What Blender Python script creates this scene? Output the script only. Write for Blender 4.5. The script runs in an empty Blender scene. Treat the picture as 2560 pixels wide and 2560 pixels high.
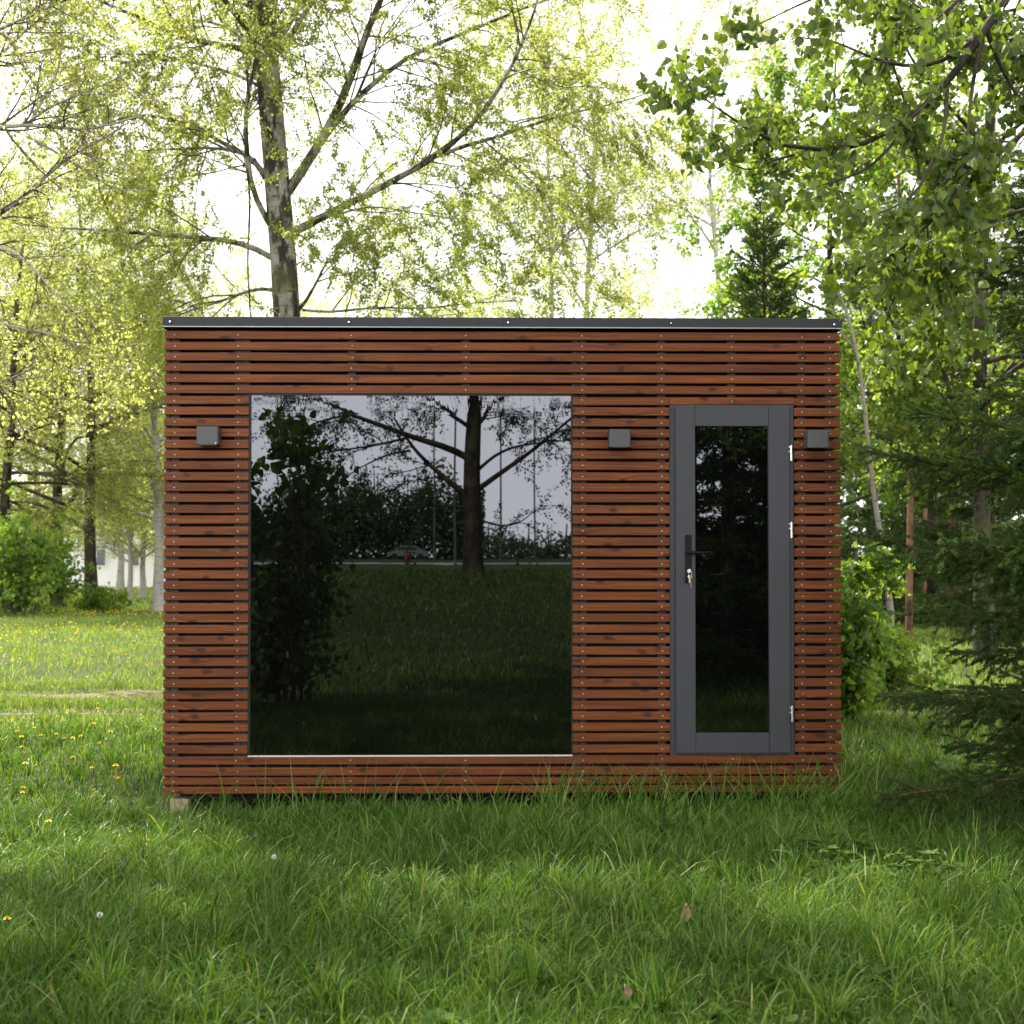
import bpy, bmesh, math
import numpy as np
from mathutils import Vector, Matrix

# ------------------------------------------------------------------ camera, sky, sun, exposure
scene = bpy.context.scene
COL = scene.collection
RAD = math.radians
F_PX = 35.0 / 24.0 * 2560.0            # focal length in photo pixels
CAM = np.array([-0.12, -8.85, 1.50])
YAW, PITCH, SHIFT = RAD(1.15), RAD(1.1), 38.0 / 2560.0
cd = bpy.data.cameras.new('camera')
cam = bpy.data.objects.new('camera', cd)
COL.objects.link(cam)
cam.location = CAM
cam.rotation_euler = (RAD(90) + PITCH, 0, -YAW)
cd.sensor_fit = 'HORIZONTAL'
cd.sensor_width = 24.0
cd.lens = 35.0
cd.shift_y = SHIFT
cd.clip_end = 2000
cd.dof.use_dof = True
cd.dof.focus_distance = 8.6
cd.dof.aperture_fstop = 3.2
scene.camera = cam

SUN_EL, SUN_AZ = RAD(50), RAD(-31)     # azimuth from +Y towards +X
world = bpy.data.worlds.new('World')
scene.world = world
world.use_nodes = True
wt = world.node_tree
wt.nodes.clear()
w_out = wt.nodes.new('ShaderNodeOutputWorld')
w_bg = wt.nodes.new('ShaderNodeBackground')
w_bg.inputs['Strength'].default_value = 0.1
w_sky = wt.nodes.new('ShaderNodeTexSky')
w_sky.sky_type = 'NISHITA'
w_sky.sun_disc = False
w_sky.sun_elevation = SUN_EL
w_sky.sun_rotation = SUN_AZ
w_tc = wt.nodes.new('ShaderNodeTexCoord')
w_n = wt.nodes.new('ShaderNodeTexNoise')
w_n.inputs['Scale'].default_value = 2.2
w_n.inputs['Detail'].default_value = 7
w_r = wt.nodes.new('ShaderNodeValToRGB')
w_r.color_ramp.elements[0].position = 0.34
w_r.color_ramp.elements[0].color = (0.62, 0.62, 0.62, 1)
w_r.color_ramp.elements[1].position = 0.55
w_m = wt.nodes.new('ShaderNodeMixRGB')
w_m.inputs['Color2'].default_value = (8.0, 7.85, 7.6, 1)   # thin bright cloud
wt.links.new(w_tc.outputs['Generated'], w_n.inputs['Vector'])
wt.links.new(w_n.outputs['Fac'], w_r.inputs['Fac'])
wt.links.new(w_r.outputs['Color'], w_m.inputs['Fac'])
wt.links.new(w_sky.outputs['Color'], w_m.inputs['Color1'])
w_sx = wt.nodes.new('ShaderNodeSeparateXYZ')
wt.links.new(w_tc.outputs['Generated'], w_sx.inputs[0])


def w_range(src, a, b):
    m = wt.nodes.new('ShaderNodeMapRange')
    m.interpolation_type = 'SMOOTHSTEP'
    m.inputs[1].default_value = a
    m.inputs[2].default_value = b
    wt.links.new(src, m.inputs[0])
    return m.outputs[0]


def w_mul(a, b):
    m = wt.nodes.new('ShaderNodeMath')
    m.operation = 'MULTIPLY'
    wt.links.new(a, m.inputs[0])
    wt.links.new(b, m.inputs[1])
    return m.outputs[0]


w_added_band = w_mul(w_range(w_sx.outputs['Y'], -0.55, -0.85), w_range(w_sx.outputs['Z'], 0.42, 0.2))  # added bright band in the unseen low sky, lifts the glass reflections
w_b = wt.nodes.new('ShaderNodeMixRGB')
w_b.inputs['Color2'].default_value = (22.0, 21.9, 22.2, 1)
wt.links.new(w_added_band, w_b.inputs['Fac'])
wt.links.new(w_m.outputs['Color'], w_b.inputs['Color1'])
wt.links.new(w_b.outputs['Color'], w_bg.inputs['Color'])
wt.links.new(w_bg.outputs['Background'], w_out.inputs['Surface'])

sl = bpy.data.lights.new('sun', 'SUN')
sl.energy = 5.0
sl.angle = RAD(0.6)
sl.color = (1.0, 0.94, 0.8)
sun = bpy.data.objects.new('sun', sl)
COL.objects.link(sun)
sdir = Vector((math.sin(SUN_AZ) * math.cos(SUN_EL), math.cos(SUN_AZ) * math.cos(SUN_EL), math.sin(SUN_EL)))
sun.rotation_euler = (-sdir).to_track_quat('-Z', 'Y').to_euler()
sun.location = sdir * 60

vs = scene.view_settings
vs.view_transform = 'Standard'
vs.look = 'None'
vs.exposure = 1.75
vs.gamma = 1.0
vs.use_curve_mapping = False
scene.render.engine = 'CYCLES'
cy = scene.cycles
cy.max_bounces = 7
cy.diffuse_bounces = 4
cy.glossy_bounces = 3
cy.transmission_bounces = 4
cy.caustics_reflective = False
cy.caustics_refractive = False
cy.sample_clamp_indirect = 6.0
cy.use_denoising = True

# ------------------------------------------------------------------ helpers
_cp, _sp = math.cos(PITCH), math.sin(PITCH)
FWD = np.array([math.sin(YAW) * _cp, math.cos(YAW) * _cp, _sp])
RGT = np.array([math.cos(YAW), -math.sin(YAW), 0.0])
UPV = np.cross(RGT, FWD)


def ray(px, py):
    return FWD + RGT * ((px - 1280) / F_PX) + UPV * ((1280 - py) / F_PX + SHIFT * 2560 / F_PX)


def at(px, py, Y):                     # a photo pixel becomes a point at world depth Y
    d = ray(px, py)
    return CAM + d * ((Y - CAM[1]) / d[1])


def at_z(px, py, z):                   # ... or a point at height z
    d = ray(px, py)
    return CAM + d * ((z - CAM[2]) / d[2])


def unit(a):
    return a / np.maximum(np.linalg.norm(a, axis=-1, keepdims=True), 1e-9)


def smooth(t):
    t = np.clip(t, 0, 1)
    return t * t * (3 - 2 * t)


def wave(x, y, s=1.0, seed=0.0):       # cheap smooth field in about -1..1
    x = np.asarray(x) * s + seed * 1.7
    y = np.asarray(y) * s - seed * 2.3
    return (np.sin(x * 1.0 + 1.3 * np.sin(y * 0.7 + seed)) + np.sin(y * 1.13 + 1.1 * np.sin(x * 0.83 + 2.1))
            + 0.6 * np.sin(2.3 * x - 1.9 * y + 0.5) + 0.5 * np.sin(3.1 * y + 2.7 * x)) / 3.1


def ground_z(x, y):
    x = np.asarray(x, float)
    y = np.asarray(y, float)
    z = 0.03 * wave(x, y, 0.8, 1.0) + 0.015 * wave(x, y, 2.6, 3.0)
    z = z + 1.12 * smooth((-y - 9.5) / 11.5)
    z = z - 0.25 * smooth((y - 14) / 40.0)
    return z


class Geo:
    """collects vertices and faces and links them as one mesh object"""

    def __init__(self):
        self.v, self.q, self.m, self.n = [], [], [], 0

    def add(self, V, F, mat=0):        # F: (n,3) or (n,4) int array into V
        V = np.asarray(V, float).reshape(-1, 3)
        F = np.asarray(F, int)
        self.v.append(V)
        self.q.append(F + self.n)
        self.m.append((np.full(len(F), mat, int) if np.isscalar(mat) else np.asarray(mat, int)))
        self.n += len(V)

    def bm(self, b, mat=0):
        b.verts.ensure_lookup_table()
        for i, v in enumerate(b.verts):
            v.index = i
        V = np.array([v.co[:] for v in b.verts])
        bmesh.ops.triangulate(b, faces=[f for f in b.faces if len(f.verts) > 4])
        for k in (3, 4):
            F = [[v.index for v in f.verts] for f in b.faces if len(f.verts) == k]
            if F:
                self.v.append(V)
                self.q.append(np.array(F) + self.n)
                self.m.append(np.full(len(F), mat, int))
                self.n += len(V)
        b.free()

    def box(self, x0, x1, y0, y1, z0, z1, mat=0, bev=0.0, seg=1):
        b = bmesh.new()
        bmesh.ops.create_cube(b, size=1.0)
        for v in b.verts:
            v.co = Vector(((x0 + x1) / 2 + v.co.x * (x1 - x0), (y0 + y1) / 2 + v.co.y * (y1 - y0), (z0 + z1) / 2 + v.co.z * (z1 - z0)))
        if bev > 0:
            bmesh.ops.bevel(b, geom=b.edges[:], offset=bev, segments=seg, profile=0.6, affect='EDGES')
            bmesh.ops.recalc_face_normals(b, faces=b.faces[:])
        self.bm(b, mat)

    def cyl(self, p0, p1, r0, r1=None, n=12, mat=0, cap=True):
        p0, p1 = Vector(p0), Vector(p1)
        r1 = r0 if r1 is None else r1
        b = bmesh.new()
        bmesh.ops.create_cone(b, cap_ends=cap, segments=n, radius1=r0, radius2=max(r1, 1e-5), depth=(p1 - p0).length)
        M = Matrix.Translation((p0 + p1) / 2) @ (p1 - p0).to_track_quat('Z', 'Y').to_matrix().to_4x4()
        b.transform(M)
        self.bm(b, mat)

    def build(self, name, mats, parent=None, base=(0, 0, 0), smooth_shade=False):
        me = bpy.data.meshes.new(name)
        V = np.concatenate(self.v) - np.asarray(base, float)
        sizes = np.concatenate([np.full(len(q), q.shape[1], int) for q in self.q])
        loops = np.concatenate([q.ravel() for q in self.q])
        starts = np.concatenate([[0], np.cumsum(sizes)[:-1]])
        me.vertices.add(len(V))
        me.vertices.foreach_set('co', V.astype(np.float32).ravel())
        me.loops.add(len(loops))
        me.loops.foreach_set('vertex_index', loops.astype(np.int32))
        me.polygons.add(len(sizes))
        me.polygons.foreach_set('loop_start', starts.astype(np.int32))
        me.polygons.foreach_set('loop_total', sizes.astype(np.int32))
        if not isinstance(mats, (list, tuple)):
            mats = [mats]
        for m in mats:
            me.materials.append(m)
        me.polygons.foreach_set('material_index', np.concatenate(self.m).astype(np.int32))
        me.polygons.foreach_set('use_smooth', np.full(len(sizes), smooth_shade))
        me.update(calc_edges=True)
        o = bpy.data.objects.new(name, me)
        COL.objects.link(o)
        if parent is not None:
            o.parent = parent
        else:
            o.location = base
        return o


def thing(name, label, cat, loc=(0, 0, 0), group=None):
    o = bpy.data.objects.new(name, None)
    COL.objects.link(o)
    o.location = loc
    o.empty_display_size = 0.1
    o['label'] = label
    o['category'] = cat
    if group:
        o['group'] = group
    return o


def tag(o, label=None, cat=None, group=None, kind=None):
    for k, v in (('label', label), ('category', cat), ('group', group), ('kind', kind)):
        if v:
            o[k] = v
    return o


def dup(root, loc, rz=0.0, sc=1.0, label=None, group=None):
    r = root.copy()
    COL.objects.link(r)
    r.location = loc
    r.rotation_euler = (0, 0, rz)
    r.scale = (sc, sc, sc) if np.isscalar(sc) else sc
    if label:
        r['label'] = label
    if group:
        r['group'] = group
    elif 'group' in r and group is not None:
        del r['group']
    for ch in list(root.children):
        c = ch.copy()
        COL.objects.link(c)
        c.parent = r
        for g in ch.children:
            d = g.copy()
            COL.objects.link(d)
            d.parent = c
    return r


# ------------------------------------------------------------------ materials
class NT:
    def __init__(self, name):
        self.mat = bpy.data.materials.new(name)
        self.mat.use_nodes = True
        self.t = self.mat.node_tree
        self.t.nodes.clear()
        self.out = self.n('OutputMaterial')

    def n(self, kind, **kw):
        nd = self.t.nodes.new('ShaderNode' + kind)
        for k, v in kw.items():
            if hasattr(nd, k) and k not in nd.inputs:
                setattr(nd, k, v)
            else:
                nd.inputs[k].default_value = v
        return nd

    def l(self, a, b):
        self.t.links.new(a, b)

    def ramp(self, src, stops, interp='LINEAR'):
        r = self.n('ValToRGB')
        r.color_ramp.interpolation = interp
        e = r.color_ramp.elements
        while len(e) < len(stops):
            e.new(0.5)
        for i, (p, c) in enumerate(stops):
            e[i].position = p
            e[i].color = (c[0], c[1], c[2], 1) if not np.isscalar(c) else (c, c, c, 1)
        self.l(src, r.inputs['Fac'])
        return r.outputs['Color']

    def mix(self, fac, a, b, mode='MIX'):
        m = self.n('MixRGB', blend_type=mode)
        for v, k in ((fac, 'Fac'), (a, 'Color1'), (b, 'Color2')):
            if isinstance(v, bpy.types.NodeSocket):
                self.l(v, m.inputs[k])
            elif k == 'Fac':
                m.inputs[k].default_value = v
            else:
                m.inputs[k].default_value = (v[0], v[1], v[2], 1)
        return m.outputs['Color']

    def math(self, op, a, b=0.0):
        m = self.n('Math', operation=op)
        for v, i in ((a, 0), (b, 1)):
            if isinstance(v, bpy.types.NodeSocket):
                self.l(v, m.inputs[i])
            else:
                m.inputs[i].default_value = v
        return m.outputs[0]

    def coords(self, scale=(1, 1, 1)):
        tc = self.n('TexCoord')
        mp = self.n('Mapping')
        mp.inputs['Scale'].default_value = scale
        self.l(tc.outputs['Object'], mp.inputs['Vector'])
        return mp.outputs['Vector']

    def noise(self, vec, scale, detail=4, rough=0.55):
        nd = self.n('TexNoise', Scale=scale, Detail=detail, Roughness=rough)
        self.l(vec, nd.inputs['Vector'])
        return nd.outputs['Fac']

    def bsdf(self, color, rough=0.6, spec=0.5, bump=None, bstr=0.3, bdist=0.01, **kw):
        b = self.n('BsdfPrincipled', Roughness=rough if np.isscalar(rough) else 0.5)
        b.inputs['Specular IOR Level'].default_value = spec
        if isinstance(color, bpy.types.NodeSocket):
            self.l(color, b.inputs['Base Color'])
        else:
            b.inputs['Base Color'].default_value = (*color, 1)
        if not np.isscalar(rough):
            self.l(rough, b.inputs['Roughness'])
        for k, v in kw.items():
            b.inputs[k.replace('_', ' ')].default_value = v
        if bump is not None:
            bp = self.n('Bump', Strength=bstr, Distance=bdist)
            self.l(bump, bp.inputs['Height'])
            self.l(bp.outputs['Normal'], b.inputs['Normal'])
        return b

    def done(self, sh):
        self.l(sh.outputs[0], self.out.inputs['Surface'])
        return self.mat


def plain(name, color, rough=0.5, spec=0.5, var=0.15, nscale=30, bstr=0.0, **kw):
    t = NT(name)
    v = t.noise(t.coords(), nscale, 5)
    c = t.ramp(v, [(0.3, [x * (1 - var) for x in color]), (0.7, [x * (1 + var) for x in color])])
    return t.done(t.bsdf(c, rough, spec, bump=v if bstr else None, bstr=bstr, bdist=0.002, **kw))


def leaf_mat(name, stops, trans=0.42, rough=0.45, spec=0.35, tcol=(1.25, 1.2, 0.55), clump=0.35):
    t = NT(name)
    g = t.n('NewGeometry')
    c = t.ramp(g.outputs['Random Per Island'], stops)
    v = t.noise(t.coords(), 0.9, 3)
    lo, hi = 1 - clump, 1 + clump
    c = t.mix(1.0, c, t.ramp(v, [(0.3, (lo, lo, lo)), (0.7, (hi, hi * 0.98, hi * 0.9))]), 'MULTIPLY')
    b = t.bsdf(c, rough, spec)
    tr = t.n('BsdfTranslucent')
    t.l(t.mix(1.0, c, tcol, 'MULTIPLY'), tr.inputs['Color'])
    mx = t.n('MixShader')
    mx.inputs[0].default_value = trans
    t.l(b.outputs[0], mx.inputs[1])
    t.l(tr.outputs[0], mx.inputs[2])
    return t.done(mx)


def wood_mat():
    t = NT('stained_pine')
    g = t.n('NewGeometry')
    rnd = g.outputs['Random Per Island']
    tc = t.n('TexCoord')
    off = t.n('CombineXYZ')
    t.l(t.math('MULTIPLY', rnd, 37.0), off.inputs['X'])
    t.l(t.math('MULTIPLY', rnd, 91.0), off.inputs['Z'])
    vadd = t.n('VectorMath', operation='ADD')
    t.l(tc.outputs['Object'], vadd.inputs[0])
    t.l(off.outputs[0], vadd.inputs[1])
    P = vadd.outputs[0]

    def sc(s):
        m = t.n('Mapping')
        m.inputs['Scale'].default_value = s
        t.l(P, m.inputs['Vector'])
        return m.outputs['Vector']
    # knots
    wob = t.n('TexNoise', Scale=9.0, Detail=2)
    t.l(P, wob.inputs['Vector'])
    pw = t.n('VectorMath', operation='MULTIPLY_ADD')
    t.l(wob.outputs['Color'], pw.inputs[0])
    pw.inputs[1].default_value = (0.07, 0.0, 0.03)
    t.l(P, pw.inputs[2])
    sx = t.n('SeparateXYZ')
    t.l(pw.outputs[0], sx.inputs[0])
    mp = t.n('CombineXYZ')
    t.l(t.math('MULTIPLY', sx.outputs['X'], 2.9), mp.inputs['X'])
    t.l(t.math('MULTIPLY', sx.outputs['Z'], 5.4), mp.inputs['Y'])
    vo = t.n('TexVoronoi', Scale=1.0, voronoi_dimensions='2D')
    vo.inputs['Randomness'].default_value = 1.0
    t.l(mp.outputs['Vector'], vo.inputs['Vector'])
    knot = t.ramp(vo.outputs['Distance'], [(0.03, 1.0), (0.06, 0.8), (0.105, 0.0)])
    halo = t.ramp(vo.outputs['Distance'], [(0.0, 1.0), (0.33, 0.0)])
    # grain bends round the knots
    gz = t.n('VectorMath', operation='MULTIPLY_ADD')
    t.l(halo, gz.inputs[0])
    gz.inputs[1].default_value = (0, 0, 0.02)
    t.l(P, gz.inputs[2])
    mg = t.n('Mapping')
    mg.inputs['Scale'].default_value = (1.6, 8, 95)
    t.l(gz.outputs[0], mg.inputs['Vector'])
    grain = t.noise(mg.outputs['Vector'], 1.0, 6, 0.6)
    fine = t.noise(sc((14, 40, 420)), 1.0, 3, 0.6)
    blot = t.noise(sc((2.2, 2, 8)), 1.0, 4, 0.6)
    c = t.ramp(grain, [(0.3, (0.056, 0.0155, 0.0045)), (0.5, (0.118, 0.035, 0.0088)), (0.7, (0.178, 0.059, 0.0155))])
    c = t.mix(1.0, c, t.ramp(blot, [(0.3, (0.8, 0.78, 0.76)), (0.7, (1.14, 1.12, 1.1))]), 'MULTIPLY')
    c = t.mix(1.0, c, t.ramp(rnd, [(0.0, (0.8, 0.76, 0.74)), (0.5, (1.0, 1.0, 1.0)), (1.0, (1.16, 1.12, 1.1))]), 'MULTIPLY')
    c = t.mix(1.0, c, t.ramp(fine, [(0.3, (0.86, 0.85, 0.84)), (0.7, (1.08, 1.08, 1.08))]), 'MULTIPLY')
    kf = t.math('MULTIPLY', knot,  t.ramp(blot, [(0.3, 0.45), (0.55, 0.95)]))
    c = t.mix(kf, c, (0.03, 0.011, 0.009))
    return t.done(t.bsdf(c, 0.5, 0.18, bump=fine, bstr=0.22, bdist=0.002))


def bark_mat(name, pale, dark, zscale=9, pos=(0.42, 0.52), moss=None, lent=True):
    t = NT(name)
    v = t.noise(t.coords((5, 5, 2.2)), 1.6, 6, 0.65)
    l = t.noise(t.coords((3, 3, 26)), 1.3, 3, 0.5)
    c = t.ramp(v, [(0.25, [x * 0.75 for x in pale]), (0.75, pale)])
    if lent:
        c = t.mix(t.ramp(l, [(0.6, 0.0), (0.68, 0.85)]), c, dark)
    k = t.noise(t.coords((4, 4, 1.4)), 1.5, 7, 0.7)
    c = t.mix(t.ramp(k, [(pos[0], 1.0), (pos[1], 0.0)]), c, dark)
    if moss:
        m = t.noise(t.coords(), 3.0, 5, 0.6)
        c = t.mix(t.ramp(m, [(0.48, 0.0), (0.62, 0.7)]), c, moss)
    return t.done(t.bsdf(c, 0.85, 0.15, bump=k, bstr=0.8, bdist=0.03))


M = {}
M['wood'] = wood_mat()
M['screw'] = plain('zinc_screw', (0.5, 0.48, 0.45), 0.4, 0.6, 0.05)
M['batten'] = plain('dark_batten', (0.028, 0.029, 0.031), 0.75, 0.3, 0.2)
M['membrane'] = plain('black_membrane', (0.006, 0.006, 0.007), 0.8, 0.2, 0.2)
M['fascia'] = plain('anthracite_sheet', (0.026, 0.027, 0.031), 0.55, 0.2, 0.06, 140, 0.02)
M['lip'] = plain('folded_edge', (0.32, 0.32, 0.33), 0.35, 0.6, 0.05)
M['paint'] = plain('anthracite_paint', (0.031, 0.033, 0.0395), 0.5, 0.35, 0.05, 60, 0.0)
M['paint_dark'] = plain('anthracite_jamb', (0.027, 0.029, 0.035), 0.55, 0.35, 0.07, 120)
M['lamp'] = plain('lamp_powder_coat', (0.052, 0.055, 0.058), 0.5, 0.4, 0.05, 120, 0.02)
M['black'] = plain('black_metal', (0.005, 0.005, 0.006), 0.5, 0.15, 0.1)
M['steel'] = plain('bright_steel', (0.66, 0.65, 0.6), 0.28, 0.5, 0.08, Metallic=0.85)
M['brass'] = plain('old_key_brass', (0.2, 0.16, 0.08), 0.4, 0.5, 0.1, Metallic=0.6)
M['alu'] = plain('pale_sill', (0.5, 0.49, 0.48), 0.5, 0.4, 0.05)
M['rubber'] = plain('window_gasket', (0.007, 0.007, 0.008), 0.6, 0.3, 0.1)
M['stone'] = plain('pale_block', (0.3, 0.25, 0.16), 0.9, 0.1, 0.3, 25, 0.6)
M['raw_wood'] = plain('raw_timber', (0.36, 0.22, 0.1), 0.8, 0.2, 0.2, 20, 0.2)
M['roof'] = plain('roof_felt', (0.03, 0.031, 0.033), 0.8, 0.2, 0.2)


def glass_mat():
    t = NT('tinted_glass')
    P = t.coords()
    # the pane is slightly wavy, and pulled into ripples along its top edge
    low = t.noise(t.coords((1.2, 1, 0.8)), 1.0, 2, 0.5)
    rip = t.noise(t.coords((24, 1, 5)), 1.0, 2, 0.5)
    sx = t.n('SeparateXYZ')
    t.l(P, sx.inputs[0])
    mr = t.n('MapRange')
    mr.inputs[1].default_value = 2.34
    mr.inputs[2].default_value = 2.42
    t.l(sx.outputs['Z'], mr.inputs[0])
    h = t.math('ADD', t.math('MULTIPLY', low, 0.25), t.math('MULTIPLY', t.math('MULTIPLY', rip, mr.outputs[0]), 0.16))
    b = t.bsdf((0.0012, 0.0013, 0.0014), 0.0, 0.5, bump=h, bstr=0.25, bdist=0.004)
    b.inputs['IOR'].default_value = 1.66
    b.inputs['Specular Tint'].default_value = (0.88, 0.91, 1.0, 1)
    return t.done(b)


M['glass'] = glass_mat()
M['grass'] = leaf_mat('grass_blades', [(0.0, (0.018, 0.048, 0.006)), (0.3, (0.044, 0.103, 0.012)), (0.7, (0.086, 0.17, 0.021)), (0.93, (0.125, 0.205, 0.05)), (1.0, (0.25, 0.24, 0.09))],
                      trans=0.3, rough=0.48, spec=0.2, tcol=(1.7, 1.6, 0.7), clump=0.25)
M['meadow'] = leaf_mat('meadow_blades_sunlit', [(0.0, (0.06, 0.11, 0.018)), (0.4, (0.1, 0.165, 0.03)), (0.8, (0.15, 0.21, 0.045)), (1.0, (0.25, 0.27, 0.1))],
                       trans=0.4, rough=0.45, spec=0.3, tcol=(1.8, 1.7, 0.9), clump=0.2)  # grass lightened beyond the lawn blades, sunlight put into its colour
M['straw'] = leaf_mat('dry_straw', [(0.0, (0.2, 0.19, 0.08)), (1.0, (0.4, 0.36, 0.2))], trans=0.3, tcol=(1.4, 1.3, 1.0), clump=0.15)
M['birch_leaf'] = leaf_mat('birch_leaves', [(0.0, (0.13, 0.15, 0.035)), (0.5, (0.2, 0.215, 0.05)), (1.0, (0.31, 0.3, 0.08))], trans=0.58, tcol=(1.95, 2.02, 2.1))
M['birch_leaf_green'] = leaf_mat('birch_leaves_green', [(0.0, (0.11, 0.14, 0.028)), (0.5, (0.18, 0.205, 0.04)), (1.0, (0.28, 0.285, 0.06))], trans=0.58, tcol=(1.95, 2.02, 2.0))
M['linden_leaf'] = leaf_mat('linden_leaves', [(0.0, (0.05, 0.09, 0.016)), (0.5, (0.085, 0.14, 0.024)), (1.0, (0.16, 0.21, 0.035))], trans=0.55, tcol=(2.1, 1.9, 0.9))
M['near_leaf'] = leaf_mat('near_linden_leaves', [(0.0, (0.055, 0.095, 0.016)), (0.5, (0.085, 0.14, 0.022)), (1.0, (0.14, 0.19, 0.03))], trans=0.45, spec=0.4, clump=0.15, tcol=(1.6, 1.5, 0.6))
M['bush_leaf'] = leaf_mat('bush_leaves', [(0.0, (0.06, 0.13, 0.02)), (0.5, (0.1, 0.2, 0.03)), (1.0, (0.2, 0.27, 0.045))], trans=0.55, tcol=(2.2, 1.9, 1.0))
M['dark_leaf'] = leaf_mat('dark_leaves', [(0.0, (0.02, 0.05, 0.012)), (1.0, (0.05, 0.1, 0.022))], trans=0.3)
M['needle'] = leaf_mat('spruce_needles', [(0.0, (0.032, 0.066, 0.017)), (0.6, (0.046, 0.09, 0.022)), (1.0, (0.075, 0.12, 0.028))], trans=0.3, rough=0.55, spec=0.18, clump=0.25)
M['weed'] = leaf_mat('weed_leaves', [(0.0, (0.045, 0.1, 0.016)), (0.6, (0.065, 0.125, 0.025)), (1.0, (0.09, 0.15, 0.035))], trans=0.35, rough=0.6, spec=0.1)
M['birch_bark'] = bark_mat('birch_bark', (0.34, 0.32, 0.28), (0.035, 0.03, 0.025), pos=(0.46, 0.54), moss=(0.1, 0.1, 0.045))
M['white_bark'] = bark_mat('white_birch_bark', (0.36, 0.34, 0.3), (0.045, 0.04, 0.035), pos=(0.36, 0.43))
M['dark_bark'] = bark_mat('dark_bark', (0.055, 0.044, 0.033), (0.018, 0.015, 0.012), pos=(0.44, 0.56), lent=False, moss=(0.09, 0.085, 0.035))
M['rust_bark'] = bark_mat('rusty_bark', (0.2, 0.11, 0.06), (0.05, 0.03, 0.02), lent=False)
M['grey_bark'] = bark_mat('grey_bark', (0.22, 0.2, 0.165), (0.06, 0.05, 0.04), pos=(0.36, 0.46), lent=True)
M['twig'] = plain('twig_bark', (0.075, 0.055, 0.038), 0.7, 0.3, 0.3, 12)
M['linden_twig'] = plain('linden_twig', (0.08, 0.064, 0.05), 0.7, 0.3, 0.3, 12)
M['petal'] = plain('dandelion_petals', (0.75, 0.53, 0.012), 0.6, 0.2, 0.15)
M['stem'] = plain('green_stem', (0.16, 0.2, 0.06), 0.5, 0.3, 0.2)
M['fluff'] = plain('seed_fluff', (0.7, 0.7, 0.68), 0.9, 0.1, 0.1)
M['dry_leaf'] = plain('dry_leaf', (0.36, 0.25, 0.16), 0.8, 0.2, 0.3)


def ground_mat():
    t = NT('lawn_soil')
    P = t.coords()
    a = t.noise(P, 0.5, 5, 0.6)
    b = t.noise(P, 14.0, 5, 0.7)
    c = t.ramp(b, [(0.3, (0.012, 0.022, 0.006)), (0.55, (0.026, 0.046, 0.011)), (0.75, (0.055, 0.07, 0.022))])
    c = t.mix(t.ramp(a, [(0.45, 0.0), (0.7, 0.5)]), c, (0.085, 0.075, 0.045))
    return t.done(t.bsdf(c, 0.95, 0.1, bump=b, bstr=0.6, bdist=0.04))


def dirt_mat(name, c1, c2, c3):
    t = NT(name)
    P = t.coords()
    b = t.noise(P, 9.0, 7, 0.7)
    return t.done(t.bsdf(t.ramp(b, [(0.3, c1), (0.5, c2), (0.72, c3)]), 0.95, 0.1, bump=b, bstr=0.7, bdist=0.04))


M['ground'] = ground_mat()
M['track'] = dirt_mat('sandy_track', (0.05, 0.06, 0.02), (0.12, 0.11, 0.055), (0.2, 0.17, 0.1))
M['soil'] = dirt_mat('dark_soil', (0.02, 0.015, 0.011), (0.045, 0.032, 0.023), (0.09, 0.065, 0.045))
M['asphalt'] = plain('road_asphalt', (0.3, 0.3, 0.31), 0.8, 0.2, 0.1, 4)
M['plaster'] = plain('white_plaster', (0.78, 0.78, 0.76), 0.8, 0.2, 0.04, 2)
M['teal'] = plain('teal_roof', (0.06, 0.17, 0.15), 0.6, 0.3, 0.1)
M['pane'] = plain('dark_pane', (0.05, 0.06, 0.07), 0.1, 0.5, 0.1)
M['pole'] = plain('galvanised_pole', (0.1, 0.1, 0.1), 0.6, 0.3, 0.1)
M['red'] = plain('red_paint', (0.45, 0.03, 0.015), 0.5, 0.4, 0.05)
M['car'] = plain('silver_paint', (0.16, 0.17, 0.19), 0.4, 0.4, 0.04)
M['tyre'] = plain('tyre_rubber', (0.02, 0.02, 0.02), 0.8, 0.2, 0.1)

# ------------------------------------------------------------------ terrain
def sheet(name, xs, ys, zoff, mat, keep=None):
    X, Y = np.meshgrid(xs, ys)
    Z = ground_z(X, Y) + zoff
    V = np.stack([X, Y, Z], -1).reshape(-1, 3)
    nx, ny = len(xs), len(ys)
    i = np.arange(nx * ny).reshape(ny, nx)
    F = np.stack([i[:-1, :-1], i[:-1, 1:], i[1:, 1:], i[1:, :-1]], -1).reshape(-1, 4)
    g = Geo()
    g.add(V, F)
    o = g.build(name, mat, smooth_shade=True)
    o['kind'] = 'structure'
    return o


def spread(a, n):
    t = np.linspace(-1, 1, n)
    return np.sinh(t * 5.2) / math.sinh(5.2) * a


sheet('ground', spread(420, 170), spread(420, 190), 0.0, M['ground'])


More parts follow.
